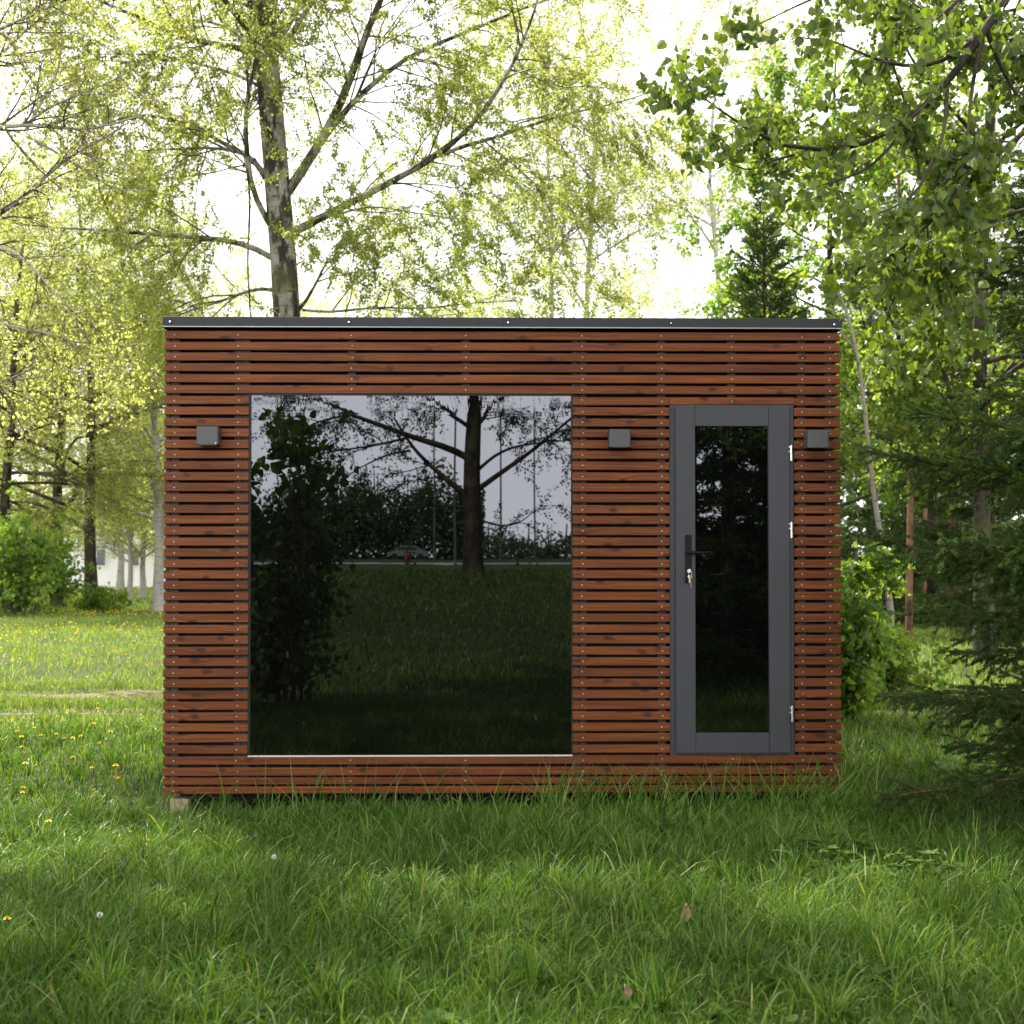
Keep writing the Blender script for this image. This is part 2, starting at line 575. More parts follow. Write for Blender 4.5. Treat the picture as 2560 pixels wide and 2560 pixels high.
def strip(name, yc, half, x0, x1, mat, seed, zoff=0.012):
    n = int((x1 - x0) / 0.12)
    xs = np.linspace(x0, x1, n)
    cols = 9
    u = np.linspace(-1, 1, cols)
    w = half * np.maximum(0.08, 0.45 + 0.9 * wave(xs, xs * 0, 1.3, seed) + 0.3 * wave(xs, xs * 0, 6.3, seed + 1))
    yc_ = yc + 0.12 * wave(xs, xs * 0, 0.9, seed + 2)
    X = np.repeat(xs[:, None], cols, 1)
    Y = yc_[:, None] + w[:, None] * u[None]
    Z = ground_z(X, Y) + zoff * (1 - u[None] ** 4) - 0.004 * (u[None] ** 4)
    i = np.arange(n * cols).reshape(n, cols)
    F = np.stack([i[:-1, :-1], i[1:, :-1], i[1:, 1:], i[:-1, 1:]], -1).reshape(-1, 4)
    g = Geo()
    g.add(np.stack([X, Y, Z], -1), F)
    o = g.build(name, mat, smooth_shade=True)
    o['kind'] = 'structure'
    return o


TRACKS = ((5.4, 0.42), (7.4, 0.5))
for k, (yc, hw) in enumerate(TRACKS):
    strip('dirt_track', yc, hw, -16, 16, M['track'], 3.0 + k)
strip('road', -62.0, 4.0, -120, 120, M['asphalt'], 9.0, 0.05)


def soil_patch(cx, cy, rx, ry, h, seed):
    n, m = 26, 8
    a = np.linspace(0, 2 * np.pi, n, endpoint=False)
    rr = np.linspace(0, 1, m)
    A, R_ = np.meshgrid(a, rr)
    k = 1 + 0.25 * wave(np.cos(A) * 2, np.sin(A) * 2, 1.3, seed)
    X = cx + np.cos(A) * R_ * rx * k
    Y = cy + np.sin(A) * R_ * ry * k
    Z = ground_z(X, Y) + h * (1 - R_ ** 2) * (1 + 0.5 * wave(X, Y, 19, seed)) - 0.006 * R_
    i = np.arange(n * m).reshape(m, n)
    j = np.roll(i, -1, 1)
    F = np.stack([i[:-1], j[:-1], j[1:], i[1:]], -1).reshape(-1, 4)
    g = Geo()
    g.add(np.stack([X, Y, Z], -1), F)
    o = g.build('soil', M['soil'])
    o['kind'] = 'structure'
    return o


SOIL = []
for (px, py, rx, ry, h) in ((335, 2006, 0.24, 0.1, 0.05), (112, 1992, 0.1, 0.06, 0.05), (2190, 1752, 0.6, 0.22, 0.04), (2370, 1788, 0.25, 0.14, 0.04)):
    p = at_z(px, py, 0.03)
    SOIL.append((p[0], p[1], rx, ry))
    soil_patch(p[0], p[1], rx, ry, h, px * 0.01)

# ------------------------------------------------------------------ cabin
cabin = thing('garden_cabin', 'low flat-roofed cabin clad in reddish brown horizontal slats with a big dark window', 'cabin', (0, 0, 0))
XL, XR, DEP = at(409, 1400, 0)[0], at(2102, 1400, 0)[0], 2.5
ZT = at(1254, 829, 0)[2]                # top of the upper slat
PIT = (ZT - at(1254, 1889.5, 0)[2]) / 39.0
SH, SG = PIT * 0.755, PIT * 0.245
WX0, WX1 = at(621, 1400, 0)[0], at(1431, 1400, 0)[0]
DX0, DX1 = at(1674.4, 1400, 0)[0], at(1986, 1400, 0)[0]
SCREWS = [at(p, 1400, 0)[0] for p in (435, 594, 878, 1164, 1456, 1655, 1831, 2006, 2076)]
rng = np.random.default_rng(5)
TH = 0.021                              # slat thickness; front face at y = 0


def slat(g, x0, x1, z1, h, y0=0.0, ax='x'):
    """a planed slat with eased front edges"""
    c = 0.0034
    n = max(2, int((x1 - x0) / 0.35))
    xs = np.linspace(x0, x1, n)
    prof = np.array([(c, 0), (0, -c), (0, -h + c), (c, -h), (TH, -h), (TH, 0)])
    bow = rng.normal(0, 0.0007, n)
    tw = rng.normal(0, 0.0005, n)
    m = len(prof)
    V = np.zeros((n, m, 3))
    V[:, :, 0] = xs[:, None]
    V[:, :, 1] = y0 + prof[None, :, 0] + tw[:, None]
    V[:, :, 2] = z1 + prof[None, :, 1] + bow[:, None]
    i = np.arange(n * m).reshape(n, m)
    j = np.roll(i, -1, 1)
    F = np.stack([i[:-1], j[:-1], j[1:], i[1:]], -1).reshape(-1, 4)
    V = V.reshape(-1, 3)
    ends = np.array([[0, 1, 2, 3], [0, 3, 4, 5]])
    F = np.concatenate([F, ends[:, ::-1], ends + (n - 1) * m])
    if ax == 'y-':                      # on the left end wall
        V = np.stack([XL + 0.004 + V[:, 1], V[:, 0], V[:, 2]], -1)
        F = F[:, ::-1]
    elif ax == 'y+':
        V = np.stack([XR - 0.004 - V[:, 1], V[:, 0], V[:, 2]], -1)
    elif ax == 'b':
        V = np.stack([V[:, 0], DEP - V[:, 1], V[:, 2]], -1)
    g.add(V, F, 0)


def screw_head(g, x, z):
    a = np.linspace(0, 2 * np.pi, 8, endpoint=False)
    r = 0.0036
    V = np.concatenate([np.stack([x + r * np.cos(a), np.full(8, -0.0002), z + r * np.sin(a)], -1),
                        np.stack([x + r * .7 * np.cos(a), np.full(8, -0.0014), z + r * .7 * np.sin(a)], -1)])
    F = [[k, (k + 1) % 8, 8 + (k + 1) % 8, 8 + k] for k in range(8)] + [[8, 9, 10, 11], [8, 11, 12, 15], [12, 13, 14, 15]]
    g.add(V, np.array(F), 1)


g = Geo()
rows = []
for k in range(43):
    if k < 41:
        rows.append((ZT - k * PIT, SH))
    else:
        rows.append((ZT - 41 * PIT + 0.004 - (k - 41) * PIT * 0.8, SH * 0.86))
for k, (z1, h) in enumerate(rows):
    jit = rng.normal(0, 0.0006)
    z1 += jit
    if k < 6 or k >= 39:
        segs = [(XL, XR)]
    elif k == 6:
        segs = [(XL, WX0), (WX1, DX0), (DX1, XR)]
        zc = at(1254, 1010, 0)[2]
        slat(g, DX0 + 0.0005, DX1 - 0.0005, z1, z1 - zc)
        screw_head(g, SCREWS[6], z1 - (z1 - zc) * 0.55)
    else:
        segs = [(XL, WX0), (WX1, DX0), (DX1, XR)]
    for (a, b) in segs:
        slat(g, a + rng.uniform(0, .0015), b - rng.uniform(0, .0015), z1 + rng.normal(0, .0004), h)
        for s in SCREWS:
            if a + 0.01 < s < b - 0.01:
                screw_head(g, s + rng.normal(0, 0.002), z1 - h * (0.5 + rng.normal(0, 0.04)))
    for ax in ('y-', 'y+'):
        slat(g, TH + 0.006, DEP - TH - 0.006, z1, h, 0.0, ax)
    slat(g, XL + 0.004, XR - 0.004, z1, h, 0.0, 'b')
g.build('cladding', [M['wood'], M['screw']], cabin)

ZB = rows[-1][0] - rows[-1][1]          # bottom of the lowest slat
g = Geo()                               # battens behind the slats
for s in SCREWS + [WX0 - 0.022, WX1 + 0.022]:
    for off, w in ((0.0, 0.024),):
        g.box(s - w, s + w, TH + 0.001, TH + 0.029, ZB + 0.01, ZT - 0.004)
g.box(XL + 0.006, XL + 0.03, TH + 0.002, TH + 0.03, ZB + 0.01, ZT - 0.004)
for yy in (0.4, 1.2, 2.0):
    g.box(XL + 0.027, XL + 0.052, yy, yy + 0.045, ZB + 0.01, ZT)
    g.box(XR - 0.052, XR - 0.027, yy, yy + 0.045, ZB + 0.01, ZT)
g.build('batten', M['batten'], cabin)
# the walls proper, with openings for window and door
WZ0, WZ1 = at(1254, 1890, 0)[2], at(1254, 985.5, 0)[2]
DZ0, DZ1 = at(1254, 1889.5, 0)[2], at(1830, 1010.5, 0)[2]
g = Geo()
y0, y1 = TH + 0.032, 0.16
for (a, b, c, d) in ((XL + 0.03, WX0, ZB + 0.02, ZT), (WX0, WX1, ZB + 0.02, WZ0 - 0.004), (WX0, WX1, WZ1 + 0.004, ZT), (WX1, DX0, ZB + 0.02, ZT),
                     (DX0, DX1, ZB + 0.02, DZ0 - 0.002), (DX0, DX1, DZ1 + 0.003, ZT), (DX1, XR - 0.03, ZB + 0.02, ZT)):
    g.box(a, b, y0, y1, c, d)
g.box(XL + 0.054, XL + 0.16, y1, DEP - 0.06, ZB + 0.02, ZT)
g.box(XR - 0.16, XR - 0.054, y1, DEP - 0.06, ZB + 0.02, ZT)
g.box(XL + 0.16, XR - 0.16, DEP - 0.16, DEP - 0.06, ZB + 0.02, ZT)
g.box(XL + 0.16, XR - 0.16, y1, DEP - 0.16, ZB + 0.02, ZB + 0.12)
g.build('wall', M['membrane'], cabin)
# roof with folded metal fascia
zr0, zr1 = at(1254, 820, -0.03)[2], at(1254, 793.5, -0.03)[2]
g = Geo()
g.box(XL - 0.004, XR + 0.004, -0.018, DEP + 0.03, zr0 + 0.012, zr1 - 0.004)
roof = g.build('roof', M['roof'], cabin)
g = Geo()
mid = at(1258, 800, -0.03)[0]
g.box(XL - 0.006, mid + 0.02, -0.026, -0.0195, zr0 + 0.006, zr1, 0, 0.0015)
g.box(mid, XR + 0.006, -0.0285, -0.0265, zr0 + 0.006, zr1 - 0.0006, 0, 0.0008)
g.box(XL - 0.006, XR + 0.006, -0.036, -0.0195, zr0, zr0 + 0.0055, 1, 0.001)
g.box(XL - 0.006, XR + 0.006, -0.0194, 0.1, zr1 - 0.0025, zr1 + 0.0008, 0)
g.box(XL - 0.0085, XL - 0.0045, -0.019, DEP + 0.03, zr0, zr1, 0)
g.box(XR + 0.0045, XR + 0.0085, -0.019, DEP + 0.03, zr0, zr1, 0)
fas = g.build('fascia', [M['fascia'], M['lip']], cabin)
for px, py in ((425, 804), (872, 805), (1270, 806), (1677, 808), (2085, 811)):
    p = at(px, py, -0.03)
    g = Geo()
    g.cyl((p[0], -0.026, p[2]), (p[0], -0.031, p[2]), 0.011, 0.011, 14, 0)
    g.cyl((p[0], -0.031, p[2]), (p[0], -0.037, p[2]), 0.0065, 0.0055, 6, 1)
    g.build('screw', [M['black'], M['steel']], fas)
# floor bearers under the cabin
for yy in (0.1, 1.2, 2.3):
    g = Geo()
    g.box(XL + 0.08, XR - 0.08, yy, yy + 0.1, 0.035, ZB + 0.018)
    g.build('bearer', M['membrane'], cabin)

# window
win = thing('window', '', '', (0, 0, 0))
for k in ('label', 'category'):
    del win[k]
win.parent = cabin
g = Geo()
fr = 0.012
gz0, gz1 = WZ0 + 0.006, WZ1
g.box(WX0 + 0.002, WX0 + fr, 0.001, 0.05, gz0, gz1)
g.box(WX1 - fr * 0.6, WX1 - 0.001, 0.001, 0.05, gz0, gz1)
g.box(WX0 + fr, WX1 - fr * 0.6, 0.006, 0.05, gz1 - 0.008, gz1)
g.build('frame', M['rubber'], win)
g = Geo()
g.box(WX0 + fr, WX1 - fr * 0.6, 0.014, 0.03, gz0, gz1 - 0.008)
g.build('pane', M['glass'], win)
g = Geo()
g.box(WX0, WX1, -0.004, 0.05, WZ0 - 0.002, WZ0 + 0.005, 0, 0.001)
g.build('sill', M['alu'], win)

# door
door = thing('door', '', '', (0, 0, 0))
for k in ('label', 'category'):
    del door[k]
door.parent = cabin
lx0, lx1 = at(1689.5, 1400, -0.01)[0], at(1974, 1400, -0.01)[0]
lz0, lz1 = at(1830, 1882.5, -0.01)[2], at(1830, 1015.5, -0.01)[2]
gx0, gx1 = at(1738.5, 1400, -0.01)[0], at(1922, 1400, -0.01)[0]
dz0, dz1 = at(1830, 1832, -0.01)[2], at(1830, 1065.5, -0.01)[2]
g = Geo()
g.box(DX0 + 0.001, lx0 + 0.02, 0.006, 0.10, DZ0, DZ1 - 0.035, 0, 0.0015)
g.box(lx1 - 0.02, DX1 - 0.001, 0.006, 0.10, DZ0, DZ1 - 0.035, 0, 0.0015)
g.box(DX0 + 0.001, DX1 - 0.001, 0.0045, 0.10, DZ1 - 0.0345, DZ1 - 0.001, 0, 0.0015)
g.box(lx0 + 0.0205, lx1 - 0.0205, 0.008, 0.10, DZ0, DZ0 + 0.06, 0, 0.0015)
g.build('frame', M['paint_dark'], door)
g = Geo()
yl0, yl1 = -0.014, 0.042
e = 0.0008
g.box(lx0, gx0 - e, yl0, yl1, lz0, lz1, 0, 0.003, 2)
g.box(gx1 + e, lx1, yl0, yl1, lz0, lz1, 0, 0.003, 2)
g.box(gx0 + e, gx1 - e, yl0 + 0.0006, yl1, dz1, lz1, 0, 0.0025, 2)
g.box(gx0 + e, gx1 - e, yl0 + 0.0006, yl1, lz0, dz0, 0, 0.0025, 2)
leaf_o = g.build('door_leaf', M['paint'], door)
g = Geo()
g.box(gx0 - 0.01, gx1 + 0.01, 0.008, 0.024, dz0 - 0.01, dz1 + 0.01)
g.build('pane', M['glass'], door)
# handle: long plate, lever
hx0, hx1 = at(1713, 1400, -0.02)[0], at(1729, 1400, -0.02)[0]
hz0, hz1 = at(1720, 1458, -0.02)[2], at(1720, 1337, -0.02)[2]
g = Geo()
g.box(hx0, hx1, yl0 - 0.009, yl0 - 0.0006, hz0, hz1, 0, 0.004, 3)
zl = at(1720, 1381, -0.05)[2]
xl = at(1722, 1381, -0.05)[0]
g.cyl((xl, yl0 - 0.009, zl), (xl, yl0 - 0.05, zl), 0.0095, 0.0095, 16)
b = bmesh.new()
xe = at(1780, 1381, -0.06)[0]
K = 12
ringv = []
for k in range(K):
    t = k / (K - 1)
    cx = xl - 0.010 + (xe - xl + 0.01) * t
    hz = 0.0118 * (1 - 0.42 * smooth(t * 1.6)) * (0.45 if k in (0, K - 1) else 1)
    hy = 0.0075 * (0.5 if k in (0, K - 1) else 1)
    cz = zl - 0.003 * math.sin(t * math.pi) + 0.002 * t
    cyy = yl0 - 0.05 + 0.010 * smooth((t - 0.6) * 2.4)
    ringv.append([b.verts.new((cx, cyy + hy * math.cos(a), cz + hz * math.sin(a))) for a in np.linspace(0, 2 * np.pi, 12, endpoint=False)])
for k in range(K - 1):
    for i in range(12):
        b.faces.new((ringv[k][i], ringv[k][(i + 1) % 12], ringv[k + 1][(i + 1) % 12], ringv[k + 1][i]))
b.faces.new(ringv[0])
b.faces.new(ringv[-1][::-1])
bmesh.ops.recalc_face_normals(b, faces=b.faces[:])
g.bm(b, 0)
zk = at(1722, 1428, -0.03)[2]
xk = at(1721, 1428, -0.03)[0]
g.cyl((xk, yl0 - 0.009, zk), (xk, yl0 - 0.014, zk), 0.0085, 0.0085, 16, 1)
g.build('handle', [M['black'], M['steel']], door, smooth_shade=False)
for (pa, pb) in ((1114, 1152), (1306, 1345), (1766, 1805)):
    xh = at(1979, 1400, -0.02)[0]
    za, zb = at(1979, pb, -0.02)[2], at(1979, pa, -0.02)[2]
    g = Geo()
    zm = (za + zb) / 2
    g.cyl((xh, yl0 - 0.006, za), (xh, yl0 - 0.006, zm - 0.001), 0.0062, 0.0062, 12)
    g.cyl((xh, yl0 - 0.006, zm + 0.001), (xh, yl0 - 0.006, zb), 0.0062, 0.0062, 12)
    g.cyl((xh, yl0 - 0.006, zb), (xh, yl0 - 0.006, zb + 0.004), 0.0045, 0.003, 12)
    g.box(xh - 0.014, xh - 0.005, yl0 - 0.006, yl0 - 0.001, zb - 0.012, zb - 0.004)
    g.box(xh - 0.014, xh - 0.005, yl0 - 0.006, yl0 - 0.001, zm + 0.006, zm + 0.014)
    g.box(xh + 0.004, xh + 0.0075, yl0 - 0.004, 0.004, za + 0.004, zm - 0.004)
    g.build('hinge', M['steel'], door)

# keys in the lock
keys = thing('key_bunch', 'small bunch of metal keys hanging from the lock of the grey door', 'keys', (xk, yl0 - 0.014, zk))
g = Geo()
g.box(-0.0015, 0.0015, -0.028, 0.0, -0.004, 0.004, 0, 0.0006)
b = bmesh.new()
bmesh.ops.create_circle(b, cap_ends=True, radius=0.0115, segments=16)
r_ = bmesh.ops.extrude_face_region(b, geom=b.faces[:])
bmesh.ops.translate(b, verts=[v for v in r_['geom'] if isinstance(v, bmesh.types.BMVert)], vec=(0, 0, 0.002))
b.transform(Matrix.Translation((0.0, -0.036, 0.002)) @ Matrix.Rotation(RAD(72), 4, 'X') @ Matrix.Rotation(RAD(18), 4, 'Y'))
g.bm(b)
g.build('key', M['steel'], keys)
g = Geo()
a = np.linspace(0, 2 * np.pi, 19)
ringp = np.stack([0.005 + 0.013 * np.cos(a) * 0.8, -0.041 + 0.004 * np.cos(a), -0.012 + 0.014 * np.sin(a)], -1)
for k in range(18):
    g.cyl(ringp[k], ringp[k + 1], 0.0012, 0.0012, 6)
g.build('ring', M['steel'], keys)
for (dx, l, tilt, m) in ((0.008, 0.062, 4, 'brass'), (0.0, 0.032, -5, 'steel')):
    g = Geo()
    b = bmesh.new()
    bmesh.ops.create_cone(b, cap_ends=True, segments=14, radius1=0.0095, radius2=0.0095, depth=0.002)
    b.transform(Matrix.Translation((dx, -0.042 - dx * .3, -0.031)) @ Matrix.Rotation(RAD(80), 4, 'X'))
    g.bm(b)
    g.box(dx - 0.0028, dx + 0.0028, -0.043 - dx * .3, -0.041 - dx * .3, -0.036 - l, -0.036)
    for q in range(3):
        g.box(dx + 0.0028, dx + 0.0048, -0.043 - dx * .3, -0.041 - dx * .3, -0.034 - l + q * 0.006, -0.031 - l + q * 0.006)
    g.build('key', M[m], keys)

# wall lamps
def wall_lamp(px0, px1, py0, py1, label, chip=False):
    x0, z1 = at(px0, py0, -0.09)[0], at(px0, py0, -0.09)[2]
    x1, z0 = at(px1, py1, -0.09)[0], at(px1, py1, -0.09)[2]
    cx, cz = (x0 + x1) / 2, (z0 + z1) / 2
    r = thing('wall_lamp', label, 'wall lamp', (cx, 0, cz), 'square wall lamps on the cabin front')
    w, h = (x1 - x0) / 2, (z1 - z0) / 2
    b = bmesh.new()
    bmesh.ops.create_cube(b, size=1.0)
    for v in b.verts:
        v.co = Vector((v.co.x * 2 * w, -0.047 + v.co.y * 0.092, v.co.z * 2 * h))
    ve = [e_ for e_ in b.edges if abs(e_.verts[0].co.z - e_.verts[1].co.z) > 0.05 and e_.verts[0].co.y < -0.05]
    bmesh.ops.bevel(b, geom=ve, offset=0.011, segments=4, profile=0.5, affect='EDGES')
    he = [e_ for e_ in b.edges if e_.calc_face_angle(0) > 1.0]
    bmesh.ops.bevel(b, geom=he, offset=0.0012, segments=1, affect='EDGES')
    bmesh.ops.recalc_face_normals(b, faces=b.faces[:])
    g = Geo()
    g.bm(b)
    g.build('housing', M['lamp'], r)
    g = Geo()
    g.box(-w * .8, w * .8, -0.08, -0.012, -h - 0.003, -h + 0.001)
    g.build('lens', M['pane'], r)
    if chip:
        g = Geo()
        g.box(w * 0.7, w * 0.8, -0.0945, -0.0932, -h + 0.002, -h + 0.012)
        g.build('sticker', M['alu'], r)


wall_lamp(491, 546, 1066, 1111, 'dark grey square wall lamp on the slats left of the big window', True)
wall_lamp(1523, 1577, 1073, 1117, 'dark grey square wall lamp on the slats between window and door')
wall_lamp(2019, 2072, 1075, 1119, 'dark grey square wall lamp right of the door by the cabin corner')

# blocks that carry the cabin
g = Geo()
p = at(452, 2005, 0.08)
g.box(p[0] - 0.055, p[0] + 0.055, 0.03, 0.16, -0.1, ZB + 0.001 - 0.035, 0, 0.01, 2)
tag(g.build('support_block', M['stone']), 'pale rough stone block under the left front corner of the cabin', 'block')
g = Geo()
p = at(2068, 2005, 0.06)
g.box(p[0] - 0.045, p[0] + 0.045, 0.02, 0.12, -0.1, ZB - 0.022, 0, 0.004)
tag(g.build('support_block', M['raw_wood']), 'raw yellow timber offcut under the right front corner of the cabin', 'block')
g = Geo()
p = at(990, 2003, 0.1)
g.box(p[0] - 0.05, p[0] + 0.05, 0.1, 0.24, -0.1, ZB - 0.022, 0, 0.004)
tag(g.build('support_block', M['batten']), 'dark block half hidden under the middle of the cabin', 'block')

# ------------------------------------------------------------------ growing things
def grow(S, D, L, R0, K, droop, wob, rng, r_end=0.3):
    N = len(S)
    P = np.empty((N, K, 3))
    P[:, 0] = S
    d = unit(D)
    st = (L / (K - 1))[:, None]
    dz = np.zeros((N, 3))
    dz[:, 2] = -np.broadcast_to(droop, N)
    for k in range(1, K):
        d = unit(d + rng.normal(0, wob, (N, 3)) + dz)
        P[:, k] = P[:, k - 1] + d * st
    R = np.asarray(R0)[:, None] * (1 - (1 - r_end) * np.linspace(0, 1, K))[None]
    return P, R


def sprout(P, R, n_each, t0, t1, ang, angvar, rng, up=0.0, tpow=1.0):
    N, K = P.shape[:2]
    n_each = np.broadcast_to(np.asarray(n_each, int), N)
    idx = np.repeat(np.arange(N), n_each)
    t = t0 + (t1 - t0) * rng.uniform(0, 1, len(idx)) ** tpow
    f = t * (K - 1)
    i = np.minimum(f.astype(int), K - 2)
    w = (f - i)[:, None]
    pos = P[idx, i] * (1 - w) + P[idx, i + 1] * w
    tan = unit(P[idx, i + 1] - P[idx, i])
    rad = R[idx, i] * (1 - w[:, 0]) + R[idx, i + 1] * w[:, 0]
    perp = unit(np.cross(tan, rng.normal(0, 1, (len(idx), 3))))
    a = ang + rng.normal(0, 1, len(idx)) * angvar
    D = tan * np.cos(a)[:, None] + perp * np.sin(a)[:, None]
    D[:, 2] += up
    return idx, t, pos, unit(D), rad


def tubes(g, P, R, sides, mat=0):
    N, K = P.shape[:2]
    T = np.gradient(P, axis=1)
    T = unit(T)
    mean = unit(P[:, -1] - P[:, 0])
    ref = np.where(np.abs(mean[:, 2:3]) > 0.75, np.array([[1.0, 0.13, 0.0]]), np.array([[0.0, 0.0, 1.0]]))
    U = unit(np.cross(T, np.broadcast_to(ref[:, None], T.shape)))
    W = np.cross(T, U)
    a = np.linspace(0, 2 * np.pi, sides, endpoint=False)
    ring = U[:, :, None] * np.cos(a)[None, None, :, None] + W[:, :, None] * np.sin(a)[None, None, :, None]
    V = P[:, :, None] + ring * R[:, :, None, None]
    i = np.arange(N * K * sides).reshape(N, K, sides)
    j = np.roll(i, -1, 2)
    F = np.stack([i[:, :-1], j[:, :-1], j[:, 1:], i[:, 1:]], -1).reshape(-1, 4)
    g.add(V, F, mat)


def points_on(P, n, rng, t0=0.1, t1=1.0, weight=None):
    N, K = P.shape[:2]
    L = np.linalg.norm(np.diff(P, axis=1), axis=-1).sum(1)
    if weight is not None:
        L = L * weight
    idx = rng.choice(N, n, p=L / L.sum())
    f = rng.uniform(t0, t1, n) * (K - 1)
    i = np.minimum(f.astype(int), K - 2)
    w = (f - i)[:, None]
    return P[idx, i] * (1 - w) + P[idx, i + 1] * w, unit(P[idx, i + 1] - P[idx, i])


def leaves(g, C, L, W, rng, droop=0.5, mat=0, shape='quad', spread_=0.0, axis=None, axw=0.0):
    n = len(C)
    L = L * rng.uniform(0.65, 1.25, n)
    W = W / (np.mean(L) if np.mean(L) > 0 else 1) * L * rng.uniform(0.85, 1.1, n)
    a = rng.normal(0, 0.75, (n, 3))
    a[:, 2] -= droop
    if axis is not None:
        a += axis * axw
    a = unit(a)
    s = unit(np.cross(a, rng.normal(0, 1, (n, 3))))
    nn = np.cross(s, a)
    C = C + rng.normal(0, 1, (n, 3)) * spread_
    l, w = L[:, None], W[:, None] * 0.5
    if shape == 'quad':
        V = np.stack([C, C + a * l * .42 + s * w + nn * w * .25, C + a * l, C + a * l * .42 - s * w + nn * w * .25], 1)
        F = np.arange(n * 4).reshape(n, 4)
        g.add(V, F, mat)
    else:
        cu = -rng.uniform(0.05, 0.35, (n, 1)) * l * nn
        fo = nn * w * rng.uniform(0.2, 1.0, (n, 1))
        V = np.stack([C, C + a * l * .12 + s * w * .75 + fo * .7, C + a * l * .4 + s * w * 1.05 + fo, C + a * l * .74 + s * w * .6 + fo * .5 + cu * .5, C + a * l + cu,
                      C + a * l * .74 - s * w * .6 + fo * .5 + cu * .5, C + a * l * .4 - s * w * 1.05 + fo, C + a * l * .12 - s * w * .75 + fo * .7], 1)
        b0 = (np.arange(n) * 8)[:, None]
        F = np.concatenate([b0 + np.array([[0, 1, 2, 3]]), b0 + np.array([[0, 3, 4, 4]])[:, :4], b0 + np.array([[0, 5, 6, 7]])])
        F3 = np.concatenate([b0 + np.array([[0, 3, 4]]), b0 + np.array([[0, 4, 5]])])
        V = V.reshape(-1, 3)
        keep = np.concatenate([b0 + np.array([[0, 1, 2, 3]]), b0 + np.array([[0, 5, 6, 7]])])
        k0 = g.n
        g.add(V, keep, mat)
        g.q.append(F3 + k0)
        g.m.append(np.full(len(F3), mat, int))


def flare(R, amt=0.5, n=2):
    R = R.copy()
    R[:, 0] *= 1 + amt
    if n > 1:
        R[:, 1] *= 1 + amt * 0.2
    return R


def tree_parts(name, label, cat, base, bark_geo, crown_geo, bark, leafm, twig, group=None):
    r = thing(name, label, cat, base, group)
    bark_geo.build('trunk', bark, r, base, True)
    crown_geo.build('crown', [leafm, twig], r, base)
    return r


def make_birch(name, label, H, seed, n_leaf, leaf=0.05, lean=(0, 0), bark='white_bark', leafm='birch_leaf', r=None, n_limb=28, t_low=0.2, weep=0.16,
               spread_=0.36, base=(0, 0, 0), group=None, twl=0.085, nb=7, ntw=5, ldroop=0.015, lang=0.95):
    rng = np.random.default_rng(seed)
    r = r or H * 0.0105
    base = np.array(base, float)
    P, R = grow(base[None], np.array([[lean[0], lean[1], 1.0]]), np.array([H]), np.array([r]), 16, -0.02, 0.035, rng, 0.08)
    bg, cg = Geo(), Geo()
    tubes(bg, P, flare(R), 10)
    _, t, S, D, rad = sprout(P, R, n_limb, t_low, 0.98, lang, 0.2, rng, 0.15)
    Lm = H * (spread_ * (1 - t) ** 0.8 + 0.07) * rng.uniform(0.7, 1.15, len(t))
    P1, R1 = grow(S, D, Lm, np.minimum(rad * 0.55, Lm * 0.014), 9, ldroop, 0.09, rng, 0.2)
    tubes(bg, P1, R1, 6)
    _, t, S, D, rad = sprout(P1, R1, nb, 0.2, 1.0, 0.75, 0.25, rng, 0.0)
    L2 = H * 0.11 * rng.uniform(0.5, 1.2, len(t)) * (1.1 - 0.4 * t)
    P2, R2 = grow(S, D, L2, np.minimum(rad * 0.6, 0.018), 6, 0.05, 0.12, rng, 0.25)
    tubes(cg, P2, R2, 4, 1)
    _, t, S, D, rad = sprout(P2, R2, ntw, 0.15, 1.0, 0.7, 0.3, rng, -0.1)
    L3 = H * twl * rng.uniform(0.5, 1.3, len(t))
    P3, R3 = grow(S, D, L3, np.minimum(rad * 0.6, 0.006), 6, weep, 0.14, rng, 0.4)
    tubes(cg, P3, R3, 3, 1)
    C, ax = points_on(np.concatenate([P3]), n_leaf, rng, 0.05)
    leaves(cg, C, leaf, leaf * 0.75, rng, 0.5, 0, spread_=leaf * 0.9)
    return tree_parts(name, label, 'tree', base, bg, cg, M[bark], M[leafm], M['twig'], group)


def poly(px, Y, K=14, dy=0.0, mirror=False):
    """photo polyline -> K points at depth Y, drifting to Y+dy at its tip"""
    px = np.array(px, float)
    d = np.concatenate([[0], np.cumsum(np.linalg.norm(np.diff(px, axis=0), axis=1))])
    t = np.linspace(0, d[-1], K)
    # smooth through the points
    x = np.interp(t, d, px[:, 0])
    y = np.interp(t, d, px[:, 1])
    for _ in range(2):
        x[1:-1] = (x[:-2] + 2 * x[1:-1] + x[2:]) / 4
        y[1:-1] = (y[:-2] + 2 * y[1:-1] + y[2:]) / 4
    out = np.array([at(a, b, Y + dy * (k / (K - 1)) ** 1.2) for k, (a, b) in enumerate(zip(x, y))])
    if mirror:
        out[:, 1] *= -1
    return out


def in_frame(C, m=60):
    d = C - CAM
    z = d @ FWD
    px = 1280 + F_PX * (d @ RGT) / np.maximum(z, 0.1)
    py = 1280 - F_PX * (d @ UPV) / np.maximum(z, 0.1) + SHIFT * 2560
    return (z > 0.2) & (px > -m) & (px < 2560 + m) & (py > -m) & (py < 2560 + m)


def Z1(*pts):                           # zoom coordinates of the top-left study -> photo pixels
    return [(x / 2.2465, y / 2.2465) for x, y in pts]


def Z2(*pts):
    return [(860 + x / 2.2465, y / 2.2465) for x, y in pts]


def Z3(*pts):
    return [(1700 + x / 2.2465, y / 2.2465) for x, y in pts]


def ZW(*pts):
    return [(560 + x / 1.932, 940 + y / 1.932) for x, y in pts]


